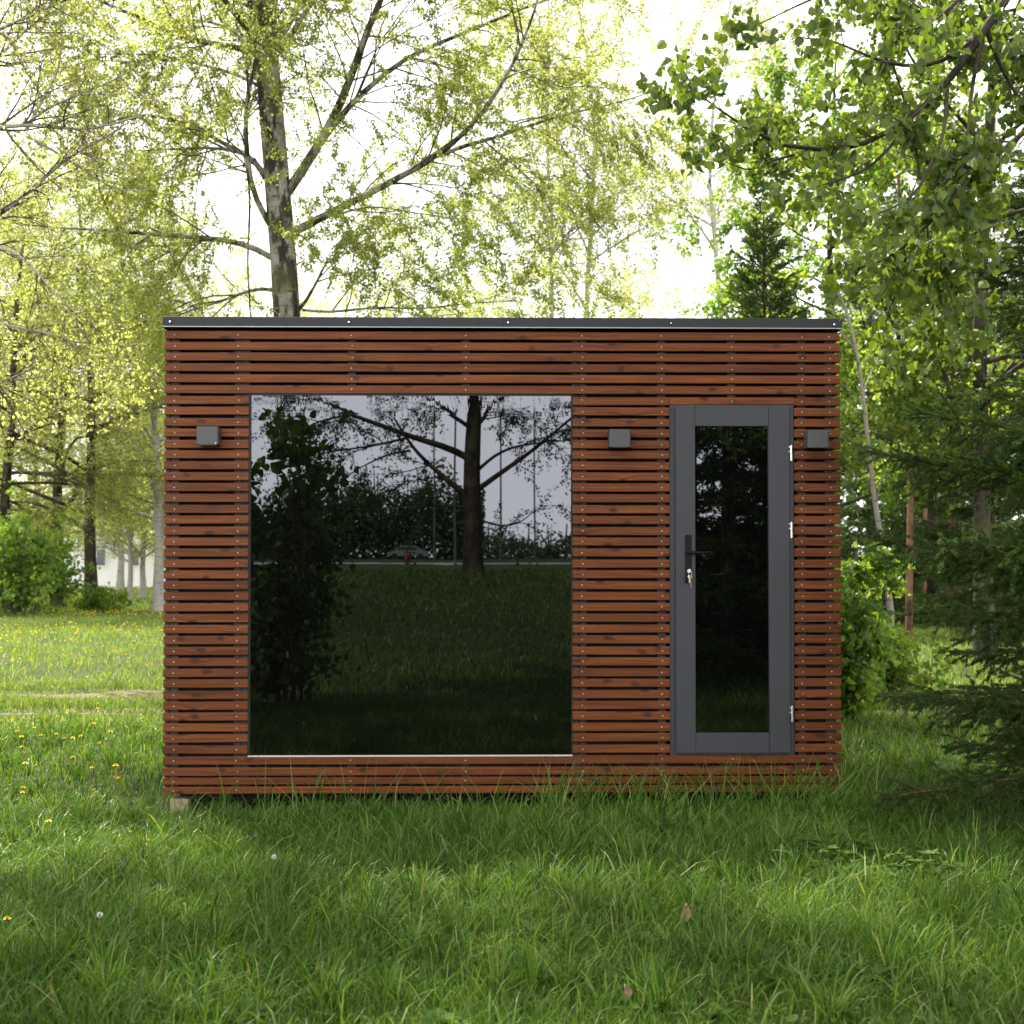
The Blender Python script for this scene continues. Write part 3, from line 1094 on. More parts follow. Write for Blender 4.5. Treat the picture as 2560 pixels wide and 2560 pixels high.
def dress(bg, cg, P1, R1, rng, n_leaf, leaf, nb=10, ntw=6, l2=1.5, l3=0.9, weep=0.12, t0=0.12, shape='quad', droop=0.5, ang=0.8, wob=0.12, dens=None, wid=0.75, up=0.0, r2=0.014, r3=0.0045, cull=0.0, lt=0.03):
    """side branches, twigs and leaves along given limbs"""
    Ll = np.linalg.norm(np.diff(P1, axis=1), axis=-1).sum(1)
    n = np.maximum(2, (nb * Ll).astype(int))
    _, t, S, D, rad = sprout(P1, R1, n, t0, 1.0, ang, 0.25, rng, up)
    L2 = l2 * rng.uniform(0.35, 1.2, len(t)) * (1.15 - 0.5 * t)
    P2, R2 = grow(S, D, L2, np.minimum(rad * 0.6, r2), 7, weep * 0.35, wob, rng, 0.25)
    if cull > 0:
        k = ~((in_frame(P2[:, 3]) | in_frame(P2[:, -1])) & (rng.uniform(0, 1, len(P2)) < cull))
        P2, R2 = P2[k], R2[k]
    tubes(cg, P2, R2, 4, 1)
    _, t, S, D, rad = sprout(P2, R2, ntw, max(0.1, lt * 1.5), 1.0, 0.75, 0.3, rng, -0.05)
    L3 = l3 * rng.uniform(0.4, 1.3, len(t))
    P3, R3 = grow(S, D, L3, np.minimum(rad * 0.6, r3), 6, weep, wob * 1.2, rng, 0.4)
    if cull > 0:
        k = ~(in_frame(P3[:, -1]) & (rng.uniform(0, 1, len(P3)) < cull))
        P3, R3 = P3[k], R3[k]
    tubes(cg, P3, R3, 3, 1)
    C, ax = points_on(P3, n_leaf, rng, lt)
    leaves(cg, C, leaf, leaf * wid, rng, droop, 0, shape, spread_=leaf * 0.7, axis=ax, axw=0.5)
    return P2, P3


# ---- the big birch behind the cabin
def big_birch():
    rng = np.random.default_rng(11)
    Y = 11.5
    base = at(722, 1600, Y)
    base[2] = ground_z(base[0], base[1]) - 0.05
    tr = [(724, 1560), (722, 1200), (722, 950), (720, 788), (708, 640), (696, 500), (687, 380), (676, 260), (668, 150), (660, 60), (654, -60), (650, -300), (655, -700), (665, -1150), (672, -1600)]
    P = poly(tr, Y, 30)[None]
    P[0, 0] = base
    R = np.interp(np.linspace(0, 1, 30), [0, 0.25, 0.55, 1], [0.215, 0.185, 0.155, 0.03])[None]
    bg, cg = Geo(), Geo()
    tubes(bg, P, flare(R, 0.4), 14)
    limbs = [
        (Z1((1600, 1100), (1700, 960), (1800, 800), (1930, 570)) + Z2((60, 370), (130, 150), (220, 0), (300, -260), (420, -600), (520, -1000)), 0.075, 0.015, -0.8),
        (Z1((1790, 815), (1850, 740), (1930, 610)) + Z2((130, 500), (250, 390), (380, 290), (630, 210), (830, 120), (1040, 30), (1300, -60), (1600, -120)), 0.05, 0.008, 1.5),
        (Z1((1600, 1330), (1720, 1260), (1830, 1200)) + Z2((0, 1170), (180, 1060), (400, 950), (600, 840), (720, 700), (800, 620), (880, 490), (940, 390), (1020, 220), (1090, 0), (1150, -200)), 0.062, 0.01, -1.2),
        (Z2((560, 865), (660, 815), (850, 780), (1000, 715), (1120, 680), (1300, 625), (1450, 600), (1600, 560), (1780, 500)), 0.032, 0.006, -0.6),
        (Z1((1560, 1330), (1530, 1290), (1400, 1080), (1385, 800), (1365, 580), (1420, 400), (1480, 230), (1540, 120), (1580, -80), (1600, -400)), 0.045, 0.01, -1.0),
        (Z1((1490, 1000), (1440, 900), (1370, 860), (1220, 790), (1080, 700), (920, 660), (760, 640)), 0.045, 0.008, 0.8),
        (Z1((1380, 870), (1300, 840), (1150, 830), (950, 840), (700, 850)), 0.028, 0.006, -0.8),
        (Z1((1530, 1450), (1490, 1410), (1400, 1370), (1280, 1350), (1100, 1330), (900, 1320), (560, 1290), (300, 1280), (50, 1250)), 0.045, 0.008, -1.0),
        (Z1((1110, 1310), (1040, 1430), (980, 1560)), 0.02, 0.005, -0.4),
        (Z1((1560, 1640), (1530, 1615), (1400, 1630), (1250, 1690), (1080, 1740), (900, 1810)), 0.03, 0.006, -0.8),
        (Z1((1660, 1760), (1720, 1690), (1780, 1580), (1830, 1480), (1890, 1390)), 0.03, 0.006, -1.2),
        (Z1((1500, 330), (1380, 270), (1080, 230), (800, 110), (550, 0), (300, -100)), 0.05, 0.01, 0.8),
        (Z1((1480, 500), (1350, 420), (1000, 330), (700, 350), (450, 330)), 0.028, 0.006, 1.6),
        (Z1((1640, 1290), (1760, 1220), (1880, 1210)) + Z2((150, 1150), (360, 1190), (640, 1230)), 0.022, 0.005, -1.6),
        (Z2((600, 850), (740, 920), (860, 980), (1060, 1050), (1150, 1300)), 0.014, 0.004, 0.5),
        (Z1((1700, 1740), (1830, 1760)) + Z2((200, 1720), (420, 1740), (700, 1700), (980, 1690)), 0.02, 0.005, -1.5),
    ]
    PL = np.array([poly(pl, Y, 16, dy) for (pl, _, _, dy) in limbs])
    RL = np.array([np.linspace(a, b, 16) for (_, a, b, _) in limbs])
    tubes(bg, PL, RL, 7)
    # limbs above the frame and towards / away from the viewer
    _, t, S, D, rad = sprout(P, R, 40, 0.36, 0.99, 0.9, 0.2, rng, 0.12)
    Lm = (5.0 * (1 - t) ** 0.7 + 1.4) * rng.uniform(0.7, 1.1, len(t))
    side = np.abs(D[:, 1]) > 0.45
    up = S[:, 2] > 8.4
    k = side | up
    P1, R1 = grow(S[k], D[k], Lm[k], np.minimum(rad[k] * 0.4, 0.05), 16, 0.01, 0.07, rng, 0.15)
    tubes(bg, P1, R1, 6)
    Pall = np.concatenate([PL, P1])
    Rall = np.concatenate([RL, R1])
    dress(bg, cg, PL, RL, rng, 185000, 0.037, nb=3.8, ntw=9, l2=2.1, l3=1.0, weep=0.12, lt=0.2)
    dress(bg, cg, P1, R1, rng, 75000, 0.045, nb=2.6, ntw=7, l2=1.6, l3=0.9, weep=0.13, lt=0.15)
    # a long hanging shoot on the left of the trunk
    Ph = poly(Z1((1372, 868), (1392, 940), (1405, 1130), (1398, 1300), (1388, 1500), (1405, 1700), (1408, 1900)), Y - 0.5, 16)[None]
    tubes(bg, Ph, np.linspace(0.02, 0.012, 16)[None], 6)
    return tree_parts('birch_tree', 'big birch with thick grey spreading limbs rising right behind the cabin roof', 'tree', base, bg, cg, M['birch_bark'], M['birch_leaf_green'], M['twig'])


big_birch()


# ---- birch whose branches come in from the left edge
def left_birch():
    rng = np.random.default_rng(21)
    Y = 3.2
    base = np.array([-6.6, 3.4, 0.0])
    base[2] = ground_z(base[0], base[1]) - 0.05
    P, R = grow(base[None], np.array([[0.02, -0.02, 1.0]]), np.array([19.0]), np.array([0.19]), 18, -0.02, 0.03, rng, 0.1)
    bg, cg = Geo(), Geo()
    tubes(bg, P, flare(R), 12)
    limbs = [
        (Z1((-420, 1430), (-200, 1330), (0, 1200), (180, 1070), (290, 950), (430, 850), (560, 800), (700, 700)), 0.032, 0.006, 0.5),
        (Z1((-420, 900), (-200, 740), (0, 715), (160, 690), (320, 715), (480, 745), (650, 690), (820, 640)), 0.026, 0.005, -0.4),
        (Z1((145, 730), (230, 580), (330, 400), (350, 200), (360, 60)), 0.014, 0.004, 0.2),
        (Z1((160, 690), (240, 620), (440, 530), (600, 470), (760, 380)), 0.012, 0.004, -0.3),
        (Z1((200, 790), (360, 880), (520, 990), (640, 1060), (760, 1080), (860, 1060)), 0.012, 0.003, 0.3),
        (Z1((-400, 1420), (-150, 1370), (80, 1390), (200, 1520), (310, 1650), (430, 1800), (520, 1990)), 0.018, 0.004, 0.2),
        (Z1((-300, 560), (-100, 420), (60, 250), (200, 120), (380, 20)), 0.022, 0.005, 0.4),
        (Z1((-300, 300), (0, 160), (240, 60), (500, -60)), 0.022, 0.005, -0.5),
        (Z1((-300, 1750), (-80, 1800), (150, 1850), (400, 1900), (560, 2050)), 0.02, 0.004, 0.3),
        (Z1((-320, 2200), (-100, 2130), (120, 2140), (380, 2080), (620, 2040)), 0.018, 0.004, 1.0),
    ]
    PL = np.array([poly(pl, Y, 14, dy) for (pl, _, _, dy) in limbs])
    for i in (0, 1, 5, 6, 7, 8, 9):     # start at the stem
        z0 = max(PL[i, 0, 2] - 0.4, 0.8)
        j = int(np.argmin(np.abs(P[0, :, 2] - z0)))
        PL[i, 0] = P[0, j]
    RL = np.array([np.linspace(a, b, 14) for (_, a, b, _) in limbs])
    tubes(bg, PL, RL, 6)
    _, t, S, D, rad = sprout(P, R, 60, 0.34, 0.99, 0.95, 0.2, rng, 0.15)
    Lm = (7.0 * (1 - t) ** 0.7 + 1.2) * rng.uniform(0.7, 1.1, len(t))
    P1, R1 = grow(S, D, Lm, np.minimum(rad * 0.45, 0.05), 14, 0.015, 0.08, rng, 0.15)
    keep = ~((P1[:, -1, 0] > -4.6) & (P1[:, -1, 2] < 5.5))
    P1, R1 = P1[keep], R1[keep]
    tubes(bg, P1, R1, 6)
    dress(bg, cg, PL, RL, rng, 7500, 0.036, nb=4.5, ntw=6, l2=0.75, l3=0.45, weep=0.1, t0=0.25)
    dress(bg, cg, P1, R1, rng, 130000, 0.07, nb=2.6, ntw=6, l2=1.2, l3=0.7, weep=0.13, cull=0.975)
    return tree_parts('birch_tree', 'birch at the left picture edge, its leafy branches reaching in high up', 'tree', base, bg, cg, M['white_bark'], M['birch_leaf'], M['twig'])


left_birch()


# ---- linden whose bough hangs in at the upper right
def near_linden():
    rng = np.random.default_rng(31)
    Y = -2.4
    base = np.array([5.0, -3.3, 0.0])
    base[2] = ground_z(base[0], base[1]) - 0.05
    P, R = grow(base[None], np.array([[-0.03, 0.02, 1.0]]), np.array([17.5]), np.array([0.19]), 16, -0.02, 0.03, rng, 0.12)
    bg, cg = Geo(), Geo()
    tubes(bg, P, flare(R), 12)
    limbs = [
        (Z3((2600, -900), (2250, -500), (1980, -220), (1820, 0), (1690, 190), (1510, 490), (1280, 720), (1100, 820), (900, 870), (700, 880), (560, 855), (470, 815), (370, 745), (270, 670), (120, 530), (10, 450)), 0.03, 0.003, 0.0),
        (Z3((1700, 170), (1640, 240), (1530, 320), (1400, 370), (1240, 375), (1080, 330), (960, 270), (830, 215), (700, 215)), 0.013, 0.003, 0.5),
        (Z3((1710, 160), (1700, 220), (1640, 470), (1610, 850), (1540, 1100), (1430, 1290)), 0.011, 0.003, -0.3),
        (Z3((1500, 500), (1500, 590), (1470, 820), (1390, 940), (1350, 1080), (1220, 1160), (1060, 1220), (930, 1260)), 0.01, 0.0025, -0.4),
        (Z3((1720, 150), (1730, 190), (1790, 350), (1870, 500), (1932, 600), (2050, 760)), 0.013, 0.004, 0.3),
        (Z3((2400, 420), (2150, 350), (1932, 320), (1760, 290), (1640, 240), (1500, 150), (1380, 70), (1260, -20)), 0.02, 0.004, 0.7),
        (Z3((2300, 500), (2000, 680), (1850, 810), (1700, 940), (1600, 1060), (1470, 1170), (1380, 1280), (1270, 1380), (1200, 1450), (1120, 1490), (1030, 1500)), 0.016, 0.003, -0.2),
        (Z3((1310, 710), (1310, 730), (1340, 950), (1370, 1130), (1400, 1400), (1420, 1620)), 0.008, 0.002, 0.3),
        (Z3((1500, -200), (1200, -120), (900, -60), (720, 0), (640, 40), (500, 110), (370, 170)), 0.011, 0.002, 0.3),
        (Z3((1720, -90), (1640, -50), (1560, 0), (1470, 90), (1360, 150), (1250, 180)), 0.011, 0.003, -0.4),
        (Z3((1270, 1440), (1230, 1600), (1170, 1750), (1140, 1900)), 0.006, 0.002, 0.2),
        (Z3((2100, 1150), (1900, 1180), (1700, 1260), (1560, 1400), (1480, 1560), (1400, 1760), (1360, 1900)), 0.011, 0.002, 0.3),
        (Z3((1250, 740), (1150, 860), (1040, 960), (900, 1010), (760, 1050), (640, 1090)), 0.008, 0.002, -0.3),
        (Z3((640, 870), (520, 900), (400, 960), (300, 930), (230, 900)), 0.006, 0.002, -0.1),
    ]
    PL = np.array([poly(pl, Y, 16, dy) for (pl, _, _, dy) in limbs])
    for i in (0, 5, 6, 11):
        j = int(np.argmin(np.abs(P[0, :, 2] - (PL[i, 0, 2] - 0.2))))
        PL[i, 0] = P[0, j]
    RL = np.array([np.linspace(a, b, 16) for (_, a, b, _) in limbs])
    tubes(bg, PL, RL, 7)
    _, t, S, D, rad = sprout(P, R, 56, 0.32, 0.99, 1.0, 0.2, rng, 0.2)
    Lm = (7.0 * (1 - t) ** 0.7 + 1.2) * rng.uniform(0.7, 1.1, len(t))
    P1, R1 = grow(S, D, Lm, np.minimum(rad * 0.45, 0.04), 12, 0.0, 0.08, rng, 0.15)
    tip = P1[:, -1]
    keep = ~((tip[:, 0] < 3.3) & (tip[:, 2] < 4.9) & (tip[:, 1] > -7.5)) & ~((tip[:, 1] < -5.0) & (tip[:, 2] < 4.5))
    P1, R1 = P1[keep], R1[keep]
    tubes(bg, P1, R1, 6)
    dress(bg, cg, PL, RL, rng, 2600, 0.047, nb=5.5, ntw=3, l2=0.3, l3=0.14, weep=0.12, t0=0.24, shape='hex', droop=1.0, wid=0.95, r2=0.005, r3=0.002)
    dress(bg, cg, P1, R1, rng, 42000, 0.085, nb=2.2, ntw=5, l2=0.9, l3=0.5, weep=0.08, droop=0.8, wid=0.95, cull=1.0)
    return tree_parts('linden_tree', 'linden at the right edge, its arching bough of big soft leaves hanging in', 'tree', base, bg, cg, M['dark_bark'], M['near_leaf'], M['linden_twig'])


near_linden()


# ---- linden further back on the right
def back_linden(px, Y, H, seed, n_leaf, leaf, label, leafm='linden_leaf', bark='dark_bark', t_low=0.14, n_limb=46, spread_=0.33, r=0.13, group=None, name='linden_tree'):
    rng = np.random.default_rng(seed)
    base = at(px, 1500, Y)
    base[2] = ground_z(base[0], base[1]) - 0.05
    P, R = grow(base[None], np.array([[0.0, 0.0, 1.0]]), np.array([H]), np.array([r]), 16, -0.02, 0.03, rng, 0.1)
    bg, cg = Geo(), Geo()
    tubes(bg, P, flare(R), 12)
    _, t, S, D, rad = sprout(P, R, n_limb, t_low, 0.98, 1.1, 0.18, rng, 0.12)
    Lm = H * (spread_ * (1 - t) ** 0.7 + 0.06) * rng.uniform(0.75, 1.1, len(t))
    P1, R1 = grow(S, D, Lm, np.minimum(rad * 0.42, 0.06), 12, -0.005, 0.1, rng, 0.15)
    tubes(bg, P1, R1, 6)
    dress(bg, cg, P1, R1, rng, n_leaf, leaf, nb=2.0, ntw=6, l2=1.3, l3=0.65, weep=0.06, droop=0.7, wid=0.95)
    return tree_parts(name, label, 'tree', base, bg, cg, M[bark], M[leafm], M['linden_twig'], group)


back_linden(2465, 12.0, 15.0, 41, 80000, 0.082, 'dense mid green linden with a dark trunk behind the spruce at right')
back_linden(2060, 22.0, 12.5, 42, 36000, 0.09, 'fresh green maple spreading behind the little dark spruce right of the roof', 'bush_leaf', 'dark_bark', 0.2, 34, 0.28, 0.14, name='maple_tree')

# ---- birches in the background
B1 = make_birch('birch_tree', 'birch with a pale trunk right at the left edge of the cabin', 15.0, 51, 58000, 0.062, weep=0.22, t_low=0.16, bark='white_bark', ldroop=0.07, lang=1.15, n_limb=34)
B2 = make_birch('birch_tree', '', 17.0, 52, 64000, 0.068, weep=0.22, t_low=0.17, ldroop=0.075, lang=1.15, n_limb=36, bark='dark_bark', leafm='birch_leaf_green', r=0.19)
B3 = make_birch('birch_tree', '', 20.0, 53, 24000, 0.075, weep=0.16, t_low=0.22, n_limb=22, spread_=0.2, r=0.13, nb=6, ntw=4)


def ground_at(px, Y):
    p = at(px, 1500, Y)
    p[2] = ground_z(p[0], p[1]) - 0.05
    return p


B1.location = ground_at(398, 34)
B2.location = ground_at(230, 34)
B2['label'] = 'birch with a straight brown trunk just left of the white building'
B3.location = ground_at(1450, 34)
B3['label'] = 'slim white birch behind the cabin, right one of the two'
LB = 'birches in the left background'
for o in (B1, B2):
    o['group'] = LB
    o.scale = (1, 1, 0.78)
for (src, px, Y, rz, sc, lab, grp) in (
    (B2, 22, 33, 1.0, 0.95, 'brown trunked birch at the far left edge beside the leafy shrub', LB),
    (B2, 145, 39, 2.2, 1.05, 'leaning brown birch trunk between the far left trunk and the white building', LB),
    (B1, 325, 50, 0.7, 0.72, 'small crooked birch before the white building, left of two', LB),
    (B1, 357, 52, 3.7, 0.8, 'small crooked birch standing before the white building, right of two', LB),
    (B2, 90, 55, 4.0, 1.0, 'birch crown far behind the trunks at left', 'birch crowns filling the left background'),
    (B1, -60, 42, 5.0, 1.1, 'birch crown far behind the trunks at left', 'birch crowns filling the left background'),
    (B1, 480, 48, 2.9, 0.95, 'birch crown far behind the trunks at left', 'birch crowns filling the left background'),
    (B2, 610, 62, 0.3, 0.8, 'birch crown far behind the trunks at left', 'birch crowns filling the left background'),
    (B1, 300, 66, 1.6, 1.1, 'birch crown far behind the trunks at left', 'birch crowns filling the left background'),
    (B2, -120, 60, 1.9, 1.2, 'birch crown far behind the trunks at left', 'birch crowns filling the left background'),
    (B3, 1375, 32, 2.4, 0.93, 'slim white birch behind the cabin, left one of the two', None),
    (B3, 1830, 44, 4.1, 1.25, 'tall pale thin birch rising behind the maple right of the roof', None),
    (B1, 1690, 52, 1.1, 0.85, 'low pale green birch crown showing just above the roof towards its right end', None),
    (B1, 960, 78, 0.9, 1.12, 'distant birch top just above the middle of the roof', 'distant tree tops above the roof'),
    (B1, 1180, 84, 2.0, 1.15, 'distant birch top just above the middle of the roof', 'distant tree tops above the roof'),
    (B1, 1560, 70, 5.2, 1.1, 'distant birch top just above the middle of the roof', 'distant tree tops above the roof'),
    (B3, 880, 62, 3.3, 0.9, 'distant thin birch crown behind the big birch limbs', 'distant thin birches behind the big birch'),
    (B3, 1060, 70, 1.2, 1.0, 'distant thin birch crown behind the big birch limbs', 'distant thin birches behind the big birch'),
    (B3, 640, 58, 5.0, 0.85, 'distant thin birch crown behind the big birch limbs', 'distant thin birches behind the big birch'),
    (B3, 1230, 64, 4.4, 0.8, 'distant thin birch crown behind the big birch limbs', 'distant thin birches behind the big birch'),
    (B1, 760, 74, 2.6, 1.05, 'distant birch top just above the middle of the roof', 'distant tree tops above the roof'),
    (B1, 1080, 90, 4.6, 1.25, 'distant birch top just above the middle of the roof', 'distant tree tops above the roof'),
    (B1, 1350, 80, 0.4, 1.1, 'distant birch top just above the middle of the roof', 'distant tree tops above the roof'),
    (B1, 1460, 64, 3.9, 0.75, 'distant birch top just above the middle of the roof', 'distant tree tops above the roof'),
    (B3, 2350, 40, 0.6, 0.9, 'thin birch deep in the wood at right', 'thin birches deep in the wood at right'),
    (B3, 2570, 36, 1.6, 0.9, 'thin birch deep in the wood at right', 'thin birches deep in the wood at right'),
):
    o = dup(src, ground_at(px, Y), rz, (sc, sc, sc * 0.76) if px < 620 else sc, lab, grp)
    if grp is None and 'group' in o:
        del o['group']


# ---- shrubs
def make_bush(name, label, base, h, w, seed, n_leaf, leaf, leafm, n_stem=16, group=None, shape='hex', cat='shrub', l2=0.5, nb=5, cull=0.0):
    rng = np.random.default_rng(seed)
    base = np.array(base, float)
    ang = rng.uniform(0, 2 * np.pi, n_stem)
    tilt = np.sqrt(rng.uniform(0, 1, n_stem)) * w / h
    D = np.stack([np.cos(ang) * tilt, np.sin(ang) * tilt, np.ones(n_stem)], -1)
    S = base[None] + np.stack([np.cos(ang), np.sin(ang), 0 * ang], -1) * w * 0.15
    P, R = grow(S, D, h * rng.uniform(0.6, 1.08, n_stem), np.full(n_stem, 0.014 * h / 2.5), 10, -0.03, 0.06, rng, 0.2)
    bg, cg = Geo(), Geo()
    tubes(bg, P, R, 6)
    dress(bg, cg, P, R, rng, n_leaf, leaf, nb=nb, ntw=4, l2=l2, l3=l2 * 0.5, weep=0.05, t0=0.08, shape=shape, droop=0.6, wid=0.9, r2=0.008, r3=0.003, cull=cull)
    r = thing(name, label, cat, base, group)
    bg.build('stems', M['linden_twig'], r, base, True)
    cg.build('foliage', [M[leafm], M['linden_twig']], r, base)
    return r


p = ground_at(2110, 4.3)
make_bush('shrub', 'bright green leafy shrub behind the right corner of the cabin', p, 1.7, 0.3, 61, 5500, 0.06, 'bush_leaf', l2=0.3)
p = ground_at(2225, 6.0)
make_bush('shrub', 'lower loose green shrub at the foot of the leaning sapling', p, 0.8, 0.4, 62, 2500, 0.055, 'bush_leaf', 10)
p = ground_at(60, 31)
make_bush('shrub', 'wide dense green shrub round the trunks at the far left', p, 2.7, 2.0, 63, 10000, 0.11, 'bush_leaf', 26, shape='quad', l2=1.0, nb=3)
p = ground_at(230, 33.5)
make_bush('shrub', 'small shoots round the foot of the birch before the white building', p, 0.8, 0.7, 64, 1200, 0.11, 'bush_leaf', 12, shape='quad', l2=0.5, nb=3)

# leaning sapling right of the cabin
rng = np.random.default_rng(71)
pl = [(2232, 1580), (2222, 1480), (2200, 1340), (2180, 1200), (2165, 1060), (2155, 960), (2140, 860), (2120, 780), (2080, 690)]
Y = 7.0
P = poly(pl, Y, 18)[None]
base = P[0, 0].copy()
base[2] = ground_z(base[0], base[1]) - 0.03
P[0, 0] = base
R = np.linspace(0.038, 0.012, 18)[None]
bg, cg = Geo(), Geo()
tubes(bg, P, R, 10)
lim = [([(2190, 1240), (2160, 1190), (2110, 1165)], .012, .3), ([(2188, 1260), (2205, 1200), (2215, 1170)], .01, -.2), ([(2175, 1150), (2140, 1110), (2104, 1080)], .012, .2),
       ([(2160, 1020), (2130, 975), (2105, 960)], .012, -.3), ([(2158, 980), (2200, 880), (2250, 820)], .014, .6), ([(2145, 880), (2100, 830), (2060, 720)], .012, .4), ([(2165, 1100), (2120, 1130), (2095, 1135)], .01, .5)]
PL = np.array([poly(a, Y, 10, d) for a, _, d in lim])
RL = np.array([np.linspace(r_, .003, 10) for _, r_, _ in lim])
tubes(bg, PL, RL, 5)
dress(bg, cg, PL, RL, rng, 900, 0.06, nb=4, ntw=3, l2=0.4, l3=0.3, weep=0.05)
tree_parts('sapling', 'thin pale leaning sapling stem just right of the cabin', 'tree', base, bg, cg, M['grey_bark'], M['linden_leaf'], M['linden_twig'])


# ---- spruces
def make_spruce(name, label, base, H, Rb, seed, per_m=420, whorl=0.24, nbr=8, bark='dark_bark', needle=0.02, step=0.045, z_low=0.12, wid=0.15, focus=False, prof=0.85):
    rng = np.random.default_rng(seed)
    base = np.array(base, float)
    P, R = grow(base[None], np.array([[0, 0, 1.0]]), np.array([H]), np.array([H * 0.011]), 14, -0.02, 0.012, rng, 0.06)
    bg, cg = Geo(), Geo()
    tubes(bg, P, flare(R, 0.3), 10)
    zs = np.concatenate([np.arange(z_low, H - 0.3, whorl)])
    S, D, L, el = [], [], [], []
    for z in zs:
        n = nbr + rng.integers(-1, 2)
        a0 = rng.uniform(0, 6.28)
        for k in range(n):
            a = a0 + 6.283 * k / n + rng.normal(0, 0.2)
            fz = z / H
            e_ = np.interp(fz, [0, 0.12, 0.4, 1.0], [-0.05, 0.18, 0.42, 0.85]) + rng.normal(0, 0.09)
            j = np.interp(z + rng.normal(0, 0.05), P[0, :, 2] - base[2], np.arange(14))
            i0 = min(int(j), 12)
            s = P[0, i0] * (1 - (j - i0)) + P[0, i0 + 1] * (j - i0)
            S.append(s)
            D.append([math.cos(a) * math.cos(e_), math.sin(a) * math.cos(e_), math.sin(e_)])
            L.append(max(0.12, Rb * (1 - fz) ** prof * rng.uniform(0.75, 1.12)))
    S, D, L = np.array(S), np.array(D), np.array(L)
    P1, R1 = grow(S, D, L, 0.003 + L * 0.004, 9, 0.02, 0.03, rng, 0.25)
    tubes(cg, P1, R1, 4, 1)
    # side shoots lie roughly in the plane of the bough
    n = np.maximum(3, (L / step).astype(int) * 2)
    idx = np.repeat(np.arange(len(S)), n)
    t = rng.uniform(0.1, 0.98, len(idx))
    f = t * 8
    i = np.minimum(f.astype(int), 7)
    w = (f - i)[:, None]
    pos = P1[idx, i] * (1 - w) + P1[idx, i + 1] * w
    tan = unit(P1[idx, i + 1] - P1[idx, i])
    sidev = unit(np.cross(tan, np.array([0, 0, 1.0])))
    upv = np.cross(sidev, tan)
    sg = rng.choice([-1, 1], len(idx))[:, None]
    D2 = unit(tan * 0.75 + sidev * sg * 0.75 + upv * rng.normal(-0.05, 0.28, (len(idx), 1)))
    L2 = (L[idx] * 0.42 * (1 - t) ** 0.8 + 0.07) * rng.uniform(0.6, 1.15, len(idx))
    P2, R2 = grow(pos, D2, L2, np.full(len(idx), 0.003), 6, 0.06, 0.05, rng, 0.4)
    tubes(cg, P2, R2, 3, 1)
    # tertiary shoots on the longer ones
    k = np.where((L2 > (0.2 if focus else 0.16)) & ((D[idx, 0] < 0.25) | (not focus)))[0]
    _, t3, S3, D3, _ = sprout(P2[k], R2[k], np.maximum(2, (L2[k] / (0.075 if focus else 0.085)).astype(int)), 0.15, 0.95, 0.75, 0.1, rng, 0.0)
    L3 = rng.uniform(0.05, 0.12, len(t3)) * (1.15 - 0.5 * t3)
    P3, R3 = grow(S3, D3, L3, np.full(len(t3), 0.002), 6, 0.05, 0.05, rng, 0.5)
    # needles
    for (PP, t0) in ((P1, 0.3), (P2, 0.02), (P3, 0.0)):
        tot = np.linalg.norm(np.diff(PP, axis=1), axis=-1).sum()
        C, ax = points_on(PP, int(tot * per_m), rng, t0)
        if focus:
            kk = (C[:, 0] < base[0] + 0.3) | (rng.uniform(0, 1, len(C)) < 0.22)
            C, ax = C[kk], ax[kk]
        m = len(C)
        d = unit(np.cross(ax, rng.normal(0, 1, (m, 3))))
        d = unit(ax * rng.uniform(0.55, 1.0, (m, 1)) + d * 0.8 + np.array([0, 0, 0.15]))
        s = unit(np.cross(d, rng.normal(0, 1, (m, 3))))
        l = (needle * rng.uniform(0.7, 1.2, m))[:, None]
        ww = needle * wid
        V = np.stack([C - s * ww, C + s * ww, C + d * l], 1)
        cg.add(V, np.arange(m * 3).reshape(m, 3), 0)
    r = thing(name, label, 'tree', base)
    bg.build('trunk', M[bark], r, base, True)
    cg.build('crown', [M['needle'], M['rust_bark']], r, base)
    return r


b = np.array([3.72, -0.75, 0.0])
b[2] = ground_z(b[0], b[1]) - 0.05
SP = make_spruce('spruce_tree', 'dark young spruce with branches to the ground, half in view at the right edge', b, 9.0, 1.9, 81, prof=0.78, per_m=950, whorl=0.27, nbr=8, step=0.06, wid=0.1, needle=0.022, focus=True)
SP2 = make_spruce('spruce_tree', 'dark spruce', (0, 0, 0), 8.0, 1.5, 82, per_m=110, whorl=0.34, nbr=7, needle=0.045, step=0.08, wid=0.18)
SP2.location = ground_at(2330, 24)
SP2['label'] = 'dark spruce in the wood behind the leaning sapling'
SP2['group'] = 'dark spruces in the wood at right'
SP2.scale = (1.5, 1.5, 1.5)
make_spruce('spruce_tree', 'small dark spruce just behind the roof near its right end', ground_at(1925, 8.0), 5.75, 1.25, 83, per_m=330, whorl=0.22, nbr=7, needle=0.03, step=0.06, wid=0.16, prof=0.62)
WR = 'dark spruces in the wood at right'
for (px, Y, rz, sc, lab) in ((2480, 21, 2, 1.3, 'dark spruce in the wood behind the linden trunk'),
                             (2180, 33, 3, 1.9, 'tall dark spruce deep in the wood right of the cabin corner'), (2640, 17, 4, 1.4, 'dark spruce in the wood at the far right edge'), (2400, 38, 5, 2.1, 'tall spruce deep in the wood beyond the leaning sapling')):
    dup(SP2, ground_at(px, Y), rz, sc, lab, WR)

